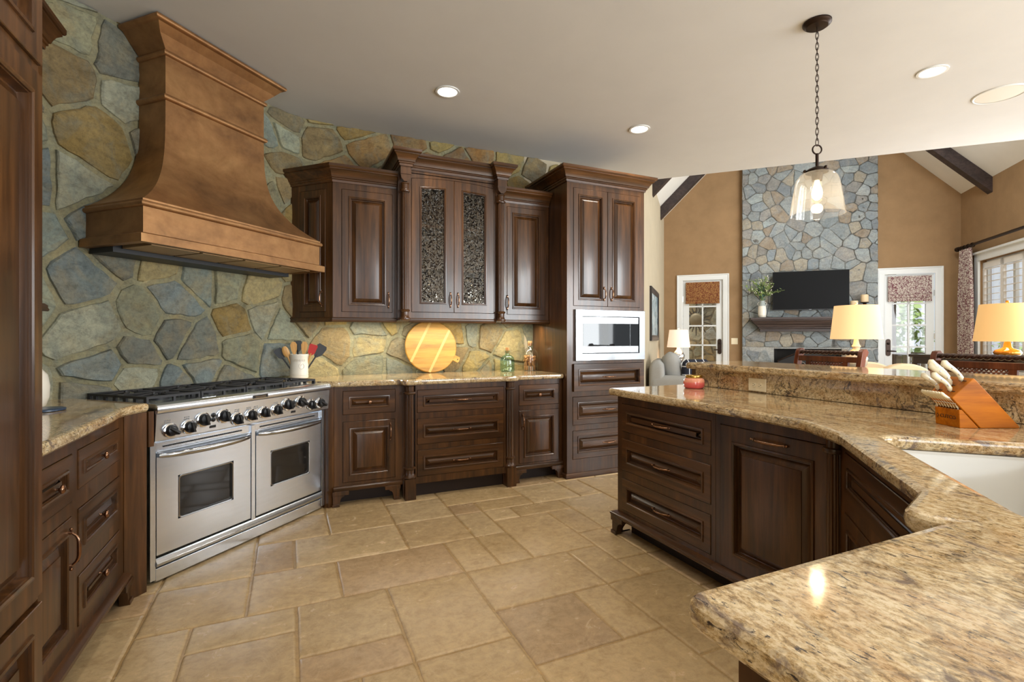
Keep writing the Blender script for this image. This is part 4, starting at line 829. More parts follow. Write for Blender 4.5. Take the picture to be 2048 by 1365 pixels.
bottle('glass_jar','clear glass jar with cork stopper, half filled with wine corks',2.108,4.270,[(.062,0),(.072,.004),(.074,.04),(.074,.150),(.068,.182),(.050,.206),(.026,.220),(.023,.226),(.023,.250),(.027,.253),(.027,.262),(.022,.264)],JAR,.0215,.258,.022)
SH=plain('shell',srgb(226,206,160),.5); rng=random.Random(3)
sh=None
for i in range(11):
    a=i*2.4; r=.044*math.sqrt((i+.5)/11); loc=(1.868+r*math.cos(a),4.262+r*math.sin(a),CT+.010+.011*(i%3))
    if sh is None:
        m=M(); m.sphere((0,0,0),.013,1,.8,.55,10,6); sh=tag(m.build('seashell',SH,None,60,loc),'cream seashell lying in the green glass bottle','seashell','seashells in the green bottle')
    else: dup(sh,loc,rng.uniform(0,6))
ck=None; lvl=[(7,.024,0),(8,.066,.2),(8,.104,.5),(6,.128,.9)]
for n,z,ph in lvl:
    for i in range(n):
        a=ph+i*2*PI/n; r=.046 if i<n-1 else .004; loc=(2.108+r*math.cos(a),4.270+r*math.sin(a),CT+z+.003)
        if ck is None:
            m=M(); m.lathe([(.0105,-.020),(.011,-.019),(.011,.019),(.0105,.020)],n=12); ck=tag(m.build('wine_cork',CORK,None,40,loc),'wine cork standing or lying in the clear glass jar','cork','wine corks in the glass jar'); o=ck
        else: o=dup(ck,loc)
        tilt=(0,.25,.8,1.2)[lvl.index((n,z,ph))]; o.rotation_euler=(rng.uniform(-tilt,tilt),rng.uniform(-tilt,tilt),rng.uniform(0,3))
# left counter
t=thing('canister','rounded white canister peeking out behind the tall cabinet','canister',(-1.075,2.93,CT)); m=M(); m.lathe([(.05,0),(.066,.01),(.078,.05),(.08,.10),(.072,.15),(.055,.172),(.052,.18)],n=32); m.build('body',CERAM,t,60); m=M(); m.lathe([(.054,.181),(.05,.19),(.02,.2),(.012,.205),(.014,.216),(.001,.222)],n=24); m.build('lid',CERAM,t,60)
m=M(); m.lathe([(.07,0),(.075,.003),(.075,.008),(.07,.011)],n=32); tag(m.build('trivet',plain('blue_glaze',srgb(44,62,86),.3),None,40,(-.975,2.815,CT)),'round dark blue trivet on the left granite counter','trivet')
# candle
t=thing('candle_jar','pink glass candle jar with brass lid on the peninsula counter','candle',(2.335,2.392,CT))
m=N('pink_ombre_glass'); g=m.n('ShaderNodeSeparateXYZ'); tc=m.n('ShaderNodeTexCoord'); m.l(tc.outputs['Object'],g.inputs[0]); m.col(m.ramp(g.outputs[2],[(.010,srgb(214,84,86)),(.034,srgb(228,104,98)),(.045,srgb(244,164,134))])); m.set(Roughness=.12,Coat_Weight=.5,Subsurface_Weight=.0); PINK=m.m
m=M(); m.lathe([(.050,0),(.058,.004),(.062,.012),(.0635,.034),(.0625,.050),(.057,.060),(.049,.066)],n=40,mod=lambda a:1+.012*math.cos(20*a)); m.build('jar',PINK,t,50)
m=M(); m.lathe([(.050,.066),(.051,.068),(.051,.080),(.049,.083),(.001,.083)],n=36); m.build('lid',plain('brass',srgb(206,168,88),.25,1),t,40)
# knife block: local x = across the view to the right, local y = away, z up
A0=Vector((2.162,.951,CT)); BR=-rad(YAW); KS=.776
t=thing('knife_block','slanted oak knife block full of cream handled knives','knife block',A0,BR); WD=.105
m=M(); m.prism([(x*KS,z*KS) for x,z in [(.092,0),(.268,.0),(.272,.006),(.066,.226),(.058,.228),(-.036,.142),(-.037,.135)]],0,WD,'y'); mb=m.build('main_block',BLOCKW,t,0,bev=.003)
m=M(); m.prism([(x*KS,z*KS) for x,z in [(0,0),(.088,0),(.010,.084),(-.004,.084)]],.002,WD-.002,'y'); fbk=m.build('steak_block',BLOCKW,t,0,bev=.002)
for k_,r_ in ((0,.0085),(1,.0045)):
    m=M(); m.prism([(.0915+r_*.62*a_,.034+r_*b_) for a_,b_ in ((1,0),(0,1),(-1,0),(0,-1))],-.0030-.0003*k_,-.0020,'x'); m.build('logo_mark',plain('burnt_mark',srgb(84,46,14),.6) if not k_ else BLOCKW,fbk,0)
text('lettering','CUTCO',.0185,plain('burnt_lettering',srgb(84,46,14),.6),fbk,(-.0022,.048,.034),(PI/2,0,-PI/2),.0008)
AX=Vector((-.674,0,.739)).normalized(); SL=Vector((.094,0,.086)).normalized()
for s,y in ((.035*KS,.027),(.035*KS,.078),(.072*KS,.05),(.106*KS,.027),(.104*KS,.08)):
    c=Vector((-.036,0,.141))*KS+SL*s; m=M(); ex=Vector((0,1,0)); q=[c+ex*(y-.015)-SL*.0015+AX*.001,c+ex*(y+.015)-SL*.0015+AX*.001,c+ex*(y+.015)+SL*.0015+AX*.001,c+ex*(y-.015)+SL*.0015+AX*.001]; m.loft([[tuple(v) for v in q],[tuple(v+AX*.0008) for v in q]]); m.build('slot',DARK,mb,0)
RB=Matrix.Rotation(BR,4,'Z'); KN=None
def knife(nm,lab,base,L,wd,grp):
    o=thing(nm,lab,'knife',A0+RB@base,0,grp); q=RB@AX; 
    # local z along the handle
    zx=q.normalized(); yx=(RB@Vector((0,1,0))); xx=yx.cross(zx); o.rotation_euler=Matrix((xx,yx,zx)).transposed().to_euler()
    m=M(); rings=[]
    for i in range(13):
        k=i/12; w=wd*(1.0-.22*math.sin(k*PI*1.0)+.25*k*k-.12*math.sin(k*2*PI)); bend=.006*math.sin(k*PI*1.6); e=.25 if i in (0,12) else 1
        rings.append([(bend+w*math.cos(2*PI*j/12)*e,w*.62*math.sin(2*PI*j/12)*e,L*k+.001) for j in range(12)])
    m.loft(rings); m.build('handle',HANDLE,o,60)
    m=M()
    for k in (.28,.62):
        for sg in (-1,1): m.sphere((.004*math.sin(k*PI*1.6),sg*wd*.56,L*k),.0034,1,.6,1,8,6)
    m.build('rivets',STEEL,o,60)
    m=M(); m.box(-.007,.007,-.0009,.0009,-.04,.002); m.build('blade',CHROME,o,0); return o
P=lambda s,y: Vector((-.036*KS,y*.91,.141*KS))+SL*(s*KS)
knife('knife','cream handled knife in the top slot, nearer of the two highest in the block',P(.106,.03),.102,.0108,'knives in the oak block')
knife('knife','cream handled knife in the top slot, farther of the two highest in the block',P(.104,.088),.104,.0108,'knives in the oak block')
knife('knife','long tan-cream handled knife rising from the middle of the oak block',P(.072,.055),.112,.0112,'knives in the oak block')
knife('knife','cream handled knife in the lower near slot of the oak block',P(.035,.03),.094,.0102,'knives in the oak block')
knife('knife','slim cream handled knife in the lower far slot of the oak block',P(.035,.088),.086,.0090,'knives in the oak block')
for i in range(8):
    w=('nearest the viewer','second','third','fourth','fifth','sixth','seventh','farthest')[i]
    knife('steak_knife','cream steak knife in the low row of the block, '+(w if i in(0,7) else w+' from the near end'),Vector((.003,.011+i*.0118,.0665)),.086,.0051,'steak knives in the front row')
# ================================================================ ceiling fixtures
can=None
for x,y,lab in ((1.06,3.51,'recessed ceiling light above the long cabinet wall, nearest the copper hood'),(2.763,3.463,'recessed ceiling light above the microwave tower'),(3.97,1.9,'recessed ceiling light to the right of the pendant chain')):
    if can is None:
        can=thing('recessed_light',lab,'ceiling light',(x,y,CEIL-.0005),0,'recessed ceiling lights')
        m=M(); m.lathe([(.088,0),(.087,-.006),(.072,-.007),(.068,-.002),(.068,0)],n=40,caps=(0,0)); m.build('trim_ring',WHITE,can,40)
        m=M(); m.lathe([(.0675,-.001),(.05,-.0025),(.001,-.003)],n=32,caps=(0,1)); m.build('lens',LED,can,40)
    else: dup(can,(x,y,CEIL-.0005),None,lab)
t=thing('ceiling_speaker','flat round white speaker in the ceiling at the right edge','speaker',(4.796,1.872,CEIL-.0005)); m=M(); m.lathe([(.158,0),(.158,-.004),(.15,-.008),(.142,-.006)],n=48,caps=(0,0)); m.build('rim',WHITE,t,40); m=M(); m.lathe([(.142,-.004),(.08,-.006),(.001,-.007)],n=48,caps=(0,1)); m.build('grille',plain('speaker_grille',srgb(226,222,212),.7),t,40)
PX,PY=2.753,1.875
t=thing('pendant_light','bell shaped seeded glass pendant lamp hanging on a chain over the bar','pendant lamp',(PX,PY,0))
m=M(); m.lathe([(.001,CEIL-.03),(.02,CEIL-.03),(.055,CEIL-.026),(.06,CEIL-.020),(.066,CEIL-.018),(.073,CEIL-.010),(.073,CEIL-.001)],n=40); m.build('canopy',BRONZD,t,40)
zt,zb=CEIL-.03,2.335; nl=22; m=M(); hl=(zt-zb)/nl
for i in range(nl):
    z=zt-(i+.5)*hl; a=PI/2*(i%2)+.5; L=hl*.74; pts=[]
    for k in range(14):
        b=2*PI*k/14; pts.append((math.cos(a)*.0075*math.cos(b),math.sin(a)*.0075*math.cos(b),z+L*math.sin(b)))
    m.tube(pts,.0021,6,closed=True)
m.build('chain',BRONZD,t,60)
m=M(); pts=[(math.cos(-.42)*.026*math.cos(2*PI*k/20),math.sin(-.42)*.026*math.cos(2*PI*k/20),2.308+.026*math.sin(2*PI*k/20)) for k in range(20)]; m.tube(pts,.0042,8,closed=True); m.build('loop',BRONZD,t,60)
m=M(); m.tube([(0,0,2.285),(0,0,2.205)],.0085,12); m.lathe([(.018,2.21),(.03,2.205),(.05,2.196),(.058,2.188),(.058,2.176),(.03,2.172),(.026,2.13),(.001,2.13)],n=32)
for k in range(3): m.sphere((.062*math.cos(k*2.09+.3),.062*math.sin(k*2.09+.3),2.190),.009)
m.build('fitter',BRONZD,t,40)
m=M(); prof=[(.040,2.178),(.066,2.176),(.086,2.166),(.102,2.145),(.112,2.115),(.120,2.07),(.129,2.01),(.137,1.95),(.139,1.938)]; m.lathe(prof,n=56,caps=(0,0)); m.lathe([(r-.003,z) for r,z in prof],n=56,caps=(0,0)); m.lathe([(.139,1.938),(.140,1.935),(.136,1.935),(.136,1.938)],n=56,caps=(0,0)); m.build('glass_shade',SEED,t,60)
m=M(); m.lathe([(.012,2.13),(.014,2.11),(.024,2.085),(.028,2.06),(.024,2.035),(.010,2.02),(.001,2.018)],n=20); m.build('bulb',BULB,t,60)
point('pendant_glow',(PX,PY,1.99),2.5,(1,.78,.5),.03)
# ================================================================ bar stools
def stool(loc,lab):
    t=thing('bar_stool',lab,'bar stool',loc,0,'bar stools at the granite bar')
    m=M(); m.prism(rounded([(-.21,-.22,.05),(.20,-.20,.05),(.20,.20,.05),(-.21,.22,.05)]),.72,.76); m.build('seat',CHAIRW,t,20,bev=.004)
    for sx,sy in ((-.17,-.18),(-.17,.18),(.18,-.21),(.18,.21)):
        m=M(); m.loft([[(sx*1.12+a*.016,sy*1.05+b*.016,0) for a,b in ((-1,-1),(1,-1),(1,1),(-1,1))],[(sx+a*.022,sy+b*.022,.73) for a,b in ((-1,-1),(1,-1),(1,1),(-1,1))]]); m.build('leg',CHAIRW,t,0)
    m=M(); m.tube([(-.18,-.19,.25),(-.18,.19,.25)],.013); m.tube([(.19,-.2,.33),(.19,.2,.33)],.013); m.tube([(-.18,-.19,.3),(.19,-.21,.3)],.012); m.tube([(-.18,.19,.3),(.19,.21,.3)],.012); m.build('stretcher',CHAIRW,t,60)
    for s in (-1,1):
        y=s*.225; pr=[]
        for i in range(15):
            k=i/14; x=.19+.03*math.sin(k*PI*.5)+.055*k*k; pr.append((x,.70+.43*k,.020+.006*k))
        poly=[(x-w,z) for x,z,w in pr]+[(pr[-1][0]-.01,pr[-1][1]+.022),(pr[-1][0]+.025,pr[-1][1]+.026),(pr[-1][0]+.045,pr[-1][1]+.005),(pr[-1][0]+.035,pr[-1][1]-.02)]+[(x+w,z) for x,z,w in pr[::-1][1:]]
        m=M(); m.prism(poly,y-.016,y+.016,'y'); m.build('back_post',CHAIRW,t,35,bev=.003)
    m=M(); n=60
    for ph in (0,PI):
        m.tube([(.268+.0075*math.cos(i/n*PI*14+ph),-.21+.42*i/n,1.126+.0075*math.sin(i/n*PI*14+ph)) for i in range(n+1)],.0095,8)
    m.build('rope_rail',mk_wood('rope_dark',1,[srgb(40,24,18),srgb(66,40,28),srgb(84,56,40)],.3),t,60)
    m=M(); m.box(.240,.266,-.21,.21,1.062,1.100); m.build('upper_rail',CHAIRW,t,0,bev=.003)
    m=M(); m.box(.215,.235,-.21,.21,.83,.86); m.build('lower_rail',CHAIRW,t,0,bev=.003)
    for a,b in ((-.15,-.115),(.115,.15)): m=M(); m.loft([[(x+dx,y,z) for dx,y in ((-.011,a),(.011,a),(.011,b),(-.011,b))] for x,z in ((.226,.855),(.252,1.065))]); m.build('panel_stile',CHAIRW,t,0)
    m=M()
    for i in range(12):
        y=-.115+.23*i/11
        for d in (-1,1):
            y2=y+d*.17; y2=max(-.115,min(.115,y2)); k=abs(y2-y)/.17
            if k>.05: m.tube([(.250,y,1.062),(.250-.023*k,y2,1.062-.20*k)],.0042,5)
    for i in range(5): m.tube([(.248-.004*i,-.115,1.045-.036*i),(.248-.004*i,.115,1.045-.036*i)],.0042,5)
    m.build('rattan_panel',CHAIRW,t,50); return t
s1=stool((3.24,2.305,0),'carved wooden bar stool with rope-twist rail, in front of the fireplace')
s2=dup(s1,(3.24,1.44,0),None,'carved wooden bar stool with rope-twist rail, behind the knife block')
# ================================================================ family room
def ft(nm,lab,cat,p,q,z=0,rz=0,group=None): return thing(nm,lab,cat,pqz(p,q,z),RF+rz,group)
# firebox and screen
m=M(); a,b=-1.284*-1,2.374; 
m.loft([[(x,y,z) for x,z in ((1.29,.0),(2.37,.0),(2.37,1.04),(1.29,1.04))] for y in (10.495,)]+[[(x,10.58,z) for x,z in ((1.35,.0),(2.31,.0),(2.31,1.0),(1.35,1.0))]],(0,1)); m.build('firebox',plain('soot',srgb(24,22,21),.95),None,0,(0,0,0),RF)  # firebox lining in one flat near-black colour
fbx=bpy.data.objects['firebox']; fbx.parent=ch; 
t=ft('fire_screen','black wrought iron fireplace screen with scrolls','fire screen',10.30,-1.83)
m=M(); pts=[(-.50,0,.02),(-.50,0,.78)]+[(-.50+1.0*i/12,0,.80+.17*math.sin(PI*i/12)) for i in range(13)]+[(.50,0,.78),(.50,0,.02)]; m.tube(pts,.011,8); m.tube([(-.5,0,.05),(.5,0,.05)],.009,8)
for x in (-.42,.42): m.tube([(x,-.12,.006),(x,.10,.006)],.010,8)
m.build('frame',BRONZD,t,60); m=M()
for cx,cz,sg in ((-.33,.62,1),(.33,.62,-1),(-.12,.74,-1),(.12,.74,1),(-.3,.3,1),(.3,.3,-1),(0,.45,1)):
    m.tube([(cx+sg*(.02+.006*k)*math.cos(k*.5),0,cz+(.02+.006*k)*math.sin(k*.5)) for k in range(20)],.007,6)
m.build('scrollwork',plain('pale_iron',srgb(128,126,124),.5,.5),t,60)
m=M(); m.prism([(-.49,.03),(.49,.03),(.49,.78)]+[(.49-.98*i/12,.79+.16*math.sin(PI*i/12)) for i in range(13)]+[(-.49,.78)],.008,.014,'y'); m.build('mesh_panel',plain('screen_mesh',srgb(40,38,38),.7,.3),t,0)
# mantel
t=ft('mantel_shelf','dark brown wooden mantel shelf on the stone chimney','mantel',0,0)
MP=10.475; m=M(); m.sweep([(-.03,1.34),(.03,1.34),(.03,1.385),(.05,1.395),(.055,1.42),(.075,1.43),(.085,1.455),(.105,1.47),(.135,1.495),(.16,1.53),(.175,1.54),(.175,1.552),(.195,1.556),(.2,1.566),(.2,1.592),(.195,1.598),(-.03,1.598)],[(1.07,MP),(1.07,MP-.06),(2.60,MP-.06),(2.60,MP)]); m.box(1.05,2.62,MP-.08,MP,1.35,1.597); m.build('molding',MANT,t,25)
MZ=1.599
t=ft('television','black flat television mounted on the grey stone chimney','television',10.40,-1.858,2.087); m=M(); m.box(-.608,.608,-.035,.0,-.355,.355); m.build('casing',BLACK,t,0,bev=.004); m=M(); m.box(-.602,.602,-.0365,-.035,-.343,.349); m.build('screen',SCREEN,t,0); m=M(); m.box(-.2,.2,.0,.07,-.15,.15); m.build('wall_bracket',BLACK,t,0); m=M(); m.box(-.02,.02,-.037,-.035,-.352,-.347); m.build('logo_bar',CHROME,t,0)
t=ft('vase','white and grey ceramic vase on the left end of the mantel','vase',10.33,-1.07,MZ); m=M(); m.lathe([(.05,0),(.062,.006),(.07,.05),(.072,.11),(.066,.19),(.062,.215)],n=32,caps=(1,0)); m.build('lower_body',CERAM,t,60); m=M(); m.lathe([(.062,.215),(.055,.26),(.044,.295),(.042,.315),(.038,.315),(.04,.29),(.05,.25),(.001,.2)],n=32,caps=(0,0)); m.build('glazed_neck',plain('sage_glaze',srgb(156,164,160),.3),t,60)
m=M(); m.tube([(-.045,0,.29),(-.075,0,.27),(-.07,0,.235),(-.056,0,.225)],.005,6); m.tube([(.045,0,.29),(.075,0,.27),(.07,0,.235),(.056,0,.225)],.005,6); m.build('handles',CERAM,t,60)
t=ft('flower_arrangement','airy green stems with tiny white flowers in the mantel vase','flowers',10.33,-1.07,MZ+.28); rng=random.Random(11)
LEAF=plain('leaf_green',srgb(122,140,78),.6); LEAFB=plain('leaf_teal',srgb(72,104,96),.6); BLOOM=plain('blossom',srgb(240,232,214),.6)
ms,ml,mb_,mw=M(),M(),M(),M()
for i in range(38):
    a=rng.uniform(0,2*PI); sp=rng.uniform(.06,.42); hh=rng.uniform(.16,.50)*(1-.35*sp); x1,y1=math.cos(a)*sp,math.sin(a)*sp*.55-.04; pts=[(x1*k*k*.7+x1*.3*k,y1*k*k,.0+hh*math.sin(k*PI/2)) for k in (0,.25,.5,.75,1)]; ms.tube(pts,.0028,5)
    for j in range(11):
        k=rng.uniform(.3,1); x,y,z=x1*k*k*.7+x1*.3*k+rng.gauss(0,.014),y1*k*k+rng.gauss(0,.014),hh*math.sin(k*PI/2)+rng.gauss(0,.014); tgt=ml if k>.55 else mb_; L=rng.uniform(.022,.040); d=Vector((rng.gauss(0,1),rng.gauss(0,1),rng.gauss(0,1))).normalized(); e=d.orthogonal().normalized(); c=Vector((x,y,z)); tgt.add([tuple(c-d*L),tuple(c+e*L*.35),tuple(c+d*L),tuple(c-e*L*.35)],[(0,1,2,3)])
    if i%2==0:
        for j in range(4): mw.sphere((x1+rng.gauss(0,.02),y1+rng.gauss(0,.02),hh+rng.gauss(0,.02)),rng.uniform(.006,.010),n=6,m=4)
ms.build('stems',LEAF,t,60); ml.build('leaves',LEAF,t,0); mb_.build('lower_leaves',LEAFB,t,0); mw.build('blossoms',BLOOM,t,60)
CW=plain('candle_wax',srgb(226,202,164),.6)
for q,zz,lab in ((-2.685,.25,'pillar candle on the taller black stand at the right end of the mantel'),(-2.53,.145,'pillar candle on a low black stand, partly behind the lit lampshade')):
    t=ft('candle_holder',lab.replace('pillar candle on','black stand carrying a pillar candle,',1) if 0 else 'black candle stand, '+('the taller one at the right end of the mantel' if zz>.2 else 'the lower one partly behind the lit lampshade'),'candle holder',10.34,q,MZ,0,'candle stands on the mantel'); m=M(); m.lathe([(.05,0),(.05,.008),(.015,.02),(.012,zz*.5),(.018,zz*.6),(.012,zz*.75),(.03,zz-.02),(.066,zz-.008),(.068,zz),(.001,zz)],n=24); m.build('stand',BRONZD,t,40)
    o=ft('pillar_candle',lab,'candle',10.34,q,MZ+zz+.0005,0,'pillar candles on the mantel'); m=M(); m.lathe([(.056,0),(.058,.003),(.058,.126),(.052,.132),(.001,.124)],n=28); m.build('wax',CW,o,40); m=M(); m.tube([(0,0,.122),(0,0,.138)],.0025,6); m.build('wick',BLACK,o,60)
# light switch, picture
t=ft('light_switch','ivory double switch plate on the tan wall','light switch',PF,-.614,1.155); m=M(); m.box(-.058,.058,-.007,0,-.06,.06); m.build('plate',IVORY,t,0,bev=.002)
for x in (-.023,.023): m=M(); m.box(x-.006,x+.006,-.013,-.007,-.012,.012); m.build('toggle',IVORY,t,0)
t=thing('picture_frame','dark framed blue winter print on the pale wall behind the tower','picture',pqz(8.22,QL,1.585),RF-PI/2)   # local x = p, looks to -q
T=Matrix.Identity(4)
m=M(); W2,H2=.68,.405
m.sweep([(0,0),(0,-.028),(.02,-.034),(.05,-.030),(.07,-.018),(.085,-.016),(.085,0)],[(-W2+.0,-H2),(-W2,H2),(W2,H2),(W2,-H2)],True,Matrix(((1,0,0,0),(0,0,1,0),(0,1,0,0),(0,0,0,1)))); m.build('frame',plain('frame_black',srgb(40,36,36),.4),t,25)
m=N('winter_print'); g=m.noise(m.coord((1,1,1.4)),3.5,6,.65,.8); m.col(m.ramp(g,[(.3,srgb(64,98,116)),(.45,srgb(126,170,186)),(.6,srgb(206,222,226)),(.75,srgb(92,128,146))])); m.set(Roughness=.15); PRINT=m.m
m=M(); m.box(-W2+.07,W2-.07,-.012,-.008,-H2+.07,H2-.07); m.build('print',PRINT,t,0)
t.rotation_euler.z=PI/4 
# armchair, pillow, tables, lamps
t=ft('armchair','pale grey upholstered armchair by the left glass door','armchair',7.35,.22,0)
# local x = -q (front), local y = p
def fillet4(a,b,c,d,r): return [(x+r*math.cos(t),y+r*math.sin(t)) for x,y,t0 in ((b-r,d-r,0),(a+r,d-r,PI/2),(a+r,c+r,PI),(b-r,c+r,1.5*PI)) for t in [t0+PI/2*k/6 for k in range(7)]]
def cush(m,x0,x1,y0,y1,z0,z1,r):
    n=5; rings=[]
    for k in range(n*2+1):
        f=k/(2*n)*2-1; ins=r*(1-math.sqrt(max(0,1-f**4))); q=min(r,(min(x1-x0,y1-y0)/2-ins)*.95); rings.append([(x,y,(z0+z1)/2+f*(z1-z0)/2) for x,y in fillet4(x0+ins,x1-ins,y0+ins,y1-ins,q)])
    m.loft(rings)
m=M(); cush(m,-.42,.42,-.42,.42,.12,.40,.03); m.build('base',GREYF,t,60)
for y in (-.34,.34): m=M(); cush(m,-.42,.40,y-.09,y+.09,.40,.72,.06); m.build('arm',GREYF,t,60)
m=M(); cush(m,-.44,-.24,-.42,.42,.40,.92,.06); m.build('back',GREYF,t,60)
m=M(); cush(m,-.20,.42,-.245,.245,.402,.55,.06); m.build('seat_cushion',GREYF,t,60)
o=M(); cush(o,-.12,.12,-.25,.25,-.24,.24,.11); bc=o.build('back_cushion',GREYF,t,60,(-.15,0,.79)); bc.rotation_euler=(0,rad(-12),0)
for x,y in ((-.36,-.36),(.36,-.36),(-.36,.36),(.36,.36)): m=M(); m.lathe([(.018,0),(.028,.12)],x,y,12); m.build('leg',CHAIRW,t,40)
m=N('navy_plaid'); c=m.n('ShaderNodeTexCoord'); sp=m.n('ShaderNodeSeparateXYZ'); m.l(c.outputs['Object'],sp.inputs[0])
def stripe(ax,sc):
    a=m.n('ShaderNodeMath',operation='MULTIPLY'); a.inputs[1].default_value=sc; m.l(sp.outputs[ax],a.inputs[0]); b=m.n('ShaderNodeMath',operation='FRACT'); m.l(a.outputs[0],b.inputs[0]); return m.ramp(b.outputs[0],[(.0,(0,0,0)),(.80,(0,0,0)),(.83,(1,1,1)),(.9,(1,1,1)),(.93,(0,0,0))])
m.col(m.mix(stripe('X',9),m.mix(stripe('Z',9),srgb(26,30,44),srgb(214,216,220)),srgb(214,216,220))); m.set(Roughness=.9); PLAID=m.m
m=M(); cush(m,-.20,.20,-.06,.06,-.19,.19,.055); o=m.build('throw_pillow',PLAID,None,60,pqz(7.22,.06,.742),RF+.5); tag(o,'navy plaid throw pillow on the grey armchair','pillow')
def lamp(nm,lab,x,y,ztab,zs0,zs1,r0,r1,mat,base,prof,e):
    t=thing(nm,lab,'table lamp',(x,y,ztab+.0005)); d=zs0-ztab; k=d/prof[-1][1]
    m=M(); m.lathe([(r,z*k) for r,z in prof],n=32); m.build('base',base,t,60)
    m=M(); m.lathe([(.006,d),(.006,zs1-ztab+.01)],n=8); m.sphere((0,0,zs1-ztab+.025),.016); m.build('finial',base,t,60)
    m=M(); m.lathe([(r0,zs0-ztab),(r1,zs1-ztab)],n=48,caps=(0,0)); m.lathe([(r0-.003,zs0-ztab),(r1-.003,zs1-ztab)],n=48,caps=(0,0)); m.build('lamp_shade',mat,t,60)
    point('lamp_glow',(x,y,(zs0+zs1)/2),e,(1,.8,.55),.05)
m=N('mercury_glass'); g=m.n('ShaderNodeTexVoronoi'); g.inputs['Scale'].default_value=34; m.l(m.coord(),g.inputs['Vector']); m.set(Base_Color=(.85,.86,.86,1),Metallic=.9,Roughness=.12); m.bump(g.outputs['Distance'],.6,.01); MERC=m.m
AMB=plain('amber_glass',srgb(190,128,36),.08,.4); CRY=plain('crystal_cream',srgb(226,214,190),.1,.2)
v=pqz(9.168,.3635); lamp('table_lamp','small table lamp with mercury glass base beside the armchair',v.x,v.y,.70,1.057,1.362,.195,.155,SHADEW,MERC,[(.07,0),(.07,.02),(.03,.05),(.05,.1),(.10,.2),(.105,.26),(.07,.33),(.035,.38),(.03,.42)],5)
lamp('table_lamp','table lamp with tall glowing shade behind the first bar stool',5.73,3.456,.82,1.213,1.583,.246,.208,SHADE,CRY,[(.09,0),(.09,.02),(.05,.05),(.10,.12),(.11,.2),(.06,.28),(.03,.31),(.045,.335),(.03,.36),(.02,.42)],4)
lamp('table_lamp','table lamp with amber glass base in front of the shuttered window',6.985,2.666,1.032,1.19,1.588,.275,.225,SHADED,AMB,[(.07,0),(.10,.03),(.115,.10),(.10,.17),(.05,.22),(.035,.26),(.03,.36),(.022,.42)],6)
def table(nm,lab,x,y,top,z,rz,mat,legs,cat='table'):
    t=thing(nm,lab,cat,(x,y,0),rz); m=M(); w,d=top; m.prism(rounded([(-w,-d,.03),(w,-d,.03),(w,d,.03),(-w,d,.03)]),z-.03,z); m.build('tabletop',mat,t,0,bev=.004)
    m=M(); m.box(-w+.04,w-.04,-d+.04,d-.04,z-.11,z-.031); m.build('apron',mat,t,0)
    for a in (-1,1):
        for b in (-1,1): m=M(); m.loft([[(a*(w-.06)+u*.018,b*(d-.06)+q*.018,0) for u,q in ((-1,-1),(1,-1),(1,1),(-1,1))],[(a*(w-.06)+u*.025,b*(d-.06)+q*.025,z-.10) for u,q in ((-1,-1),(1,-1),(1,1),(-1,1))]]); m.build('leg',mat,t,0)
    return t
GLOSSD=plain('dark_lacquer',srgb(40,26,22),.1)
table('console_table','dark glossy console table under the amber lamp',7.0,2.55,(.22,.95),1.032,0,GLOSSD,4)
table('side_table','dark side table under the tall glowing lamp',5.73,3.456,(.26,.26),.82,0,GLOSSD,4)
table('end_table','dark end table under the mercury glass lamp',v.x,v.y,(.25,.25),.70,RF,GLOSSD,4)
def creamchair(x,y,z,lab,w=.25):
    t=thing('upholstered_chair',lab,'chair',(x,y,0),-rad(YAW),'cream upholstered chairs beyond the bar'); m=M()
    pl=[(-w,.46)]+[(-w+2*w*i/14,.46+(z-.46)*(.80+.20*math.sin(PI*i/14)**.6)) for i in range(15)]+[(w,.46)]
    m.prism(pl[::-1],-.05,.05,'y'); m.build('backrest',CREAMF,t,30,bev=.02); m=M(); cush(m,-w,w,.05,.55,.38,.50,.05); m.build('seat',CREAMF,t,60)
    for a in (-1,1):
        for b in (.08,.5): m=M(); m.lathe([(.015,0),(.024,.385)],a*(w-.04),b,10); m.build('leg',CHAIRW,t,40)
creamchair(5.62,2.93,.972,'cream upholstered chair with a rounded back, between the two bar stools',.25); creamchair(6.55,3.82,.93,'cream upholstered chair with a rounded back, mostly behind the first bar stool',.26)
# window, shutters, curtain
t=bpy.data.objects.new('window_1',None); COL.objects.link(t); t.location=pqz(0,QW,0); t.rotation_euler.z=PI/4; t['kind']='structure'   # local x = p, local y = q - QW
m=M()
for a,b,c,d in ((WP0-.11,WP0+.0,WZ0-.11,WZ1+.11),(WP1,WP1+.11,WZ0-.11,WZ1+.11),(WP0,WP1,WZ1,WZ1+.11),(WP0,WP1,WZ0-.11,WZ0)): m.box(a,b,.0005,.03,c,d)
m.box(WP0-.13,WP1+.13,.0005,.06,WZ1+.11,WZ1+.14); m.build('casing',WHITE,t,0)
m=M()
for i in range(4): x=WP0+(WP1-WP0)*i/3; m.box(x-.03,x+.03,-.12,-.08,WZ0,WZ1)
for z in (WZ0+.02,(WZ0+WZ1)/2,WZ1-.02): m.box(WP0,WP1,-.12,-.08,z-.02,z+.02)
m.build('sash',WHITE,t,0); m=M(); m.box(WP0,WP1,-.102,-.098,WZ0,WZ1); m.build('glass_pane',GLASS,t,0)
nS=4; wS=(WP1-WP0-.08)/nS
SHM=plain('shutter_white',srgb(232,228,222),.45)
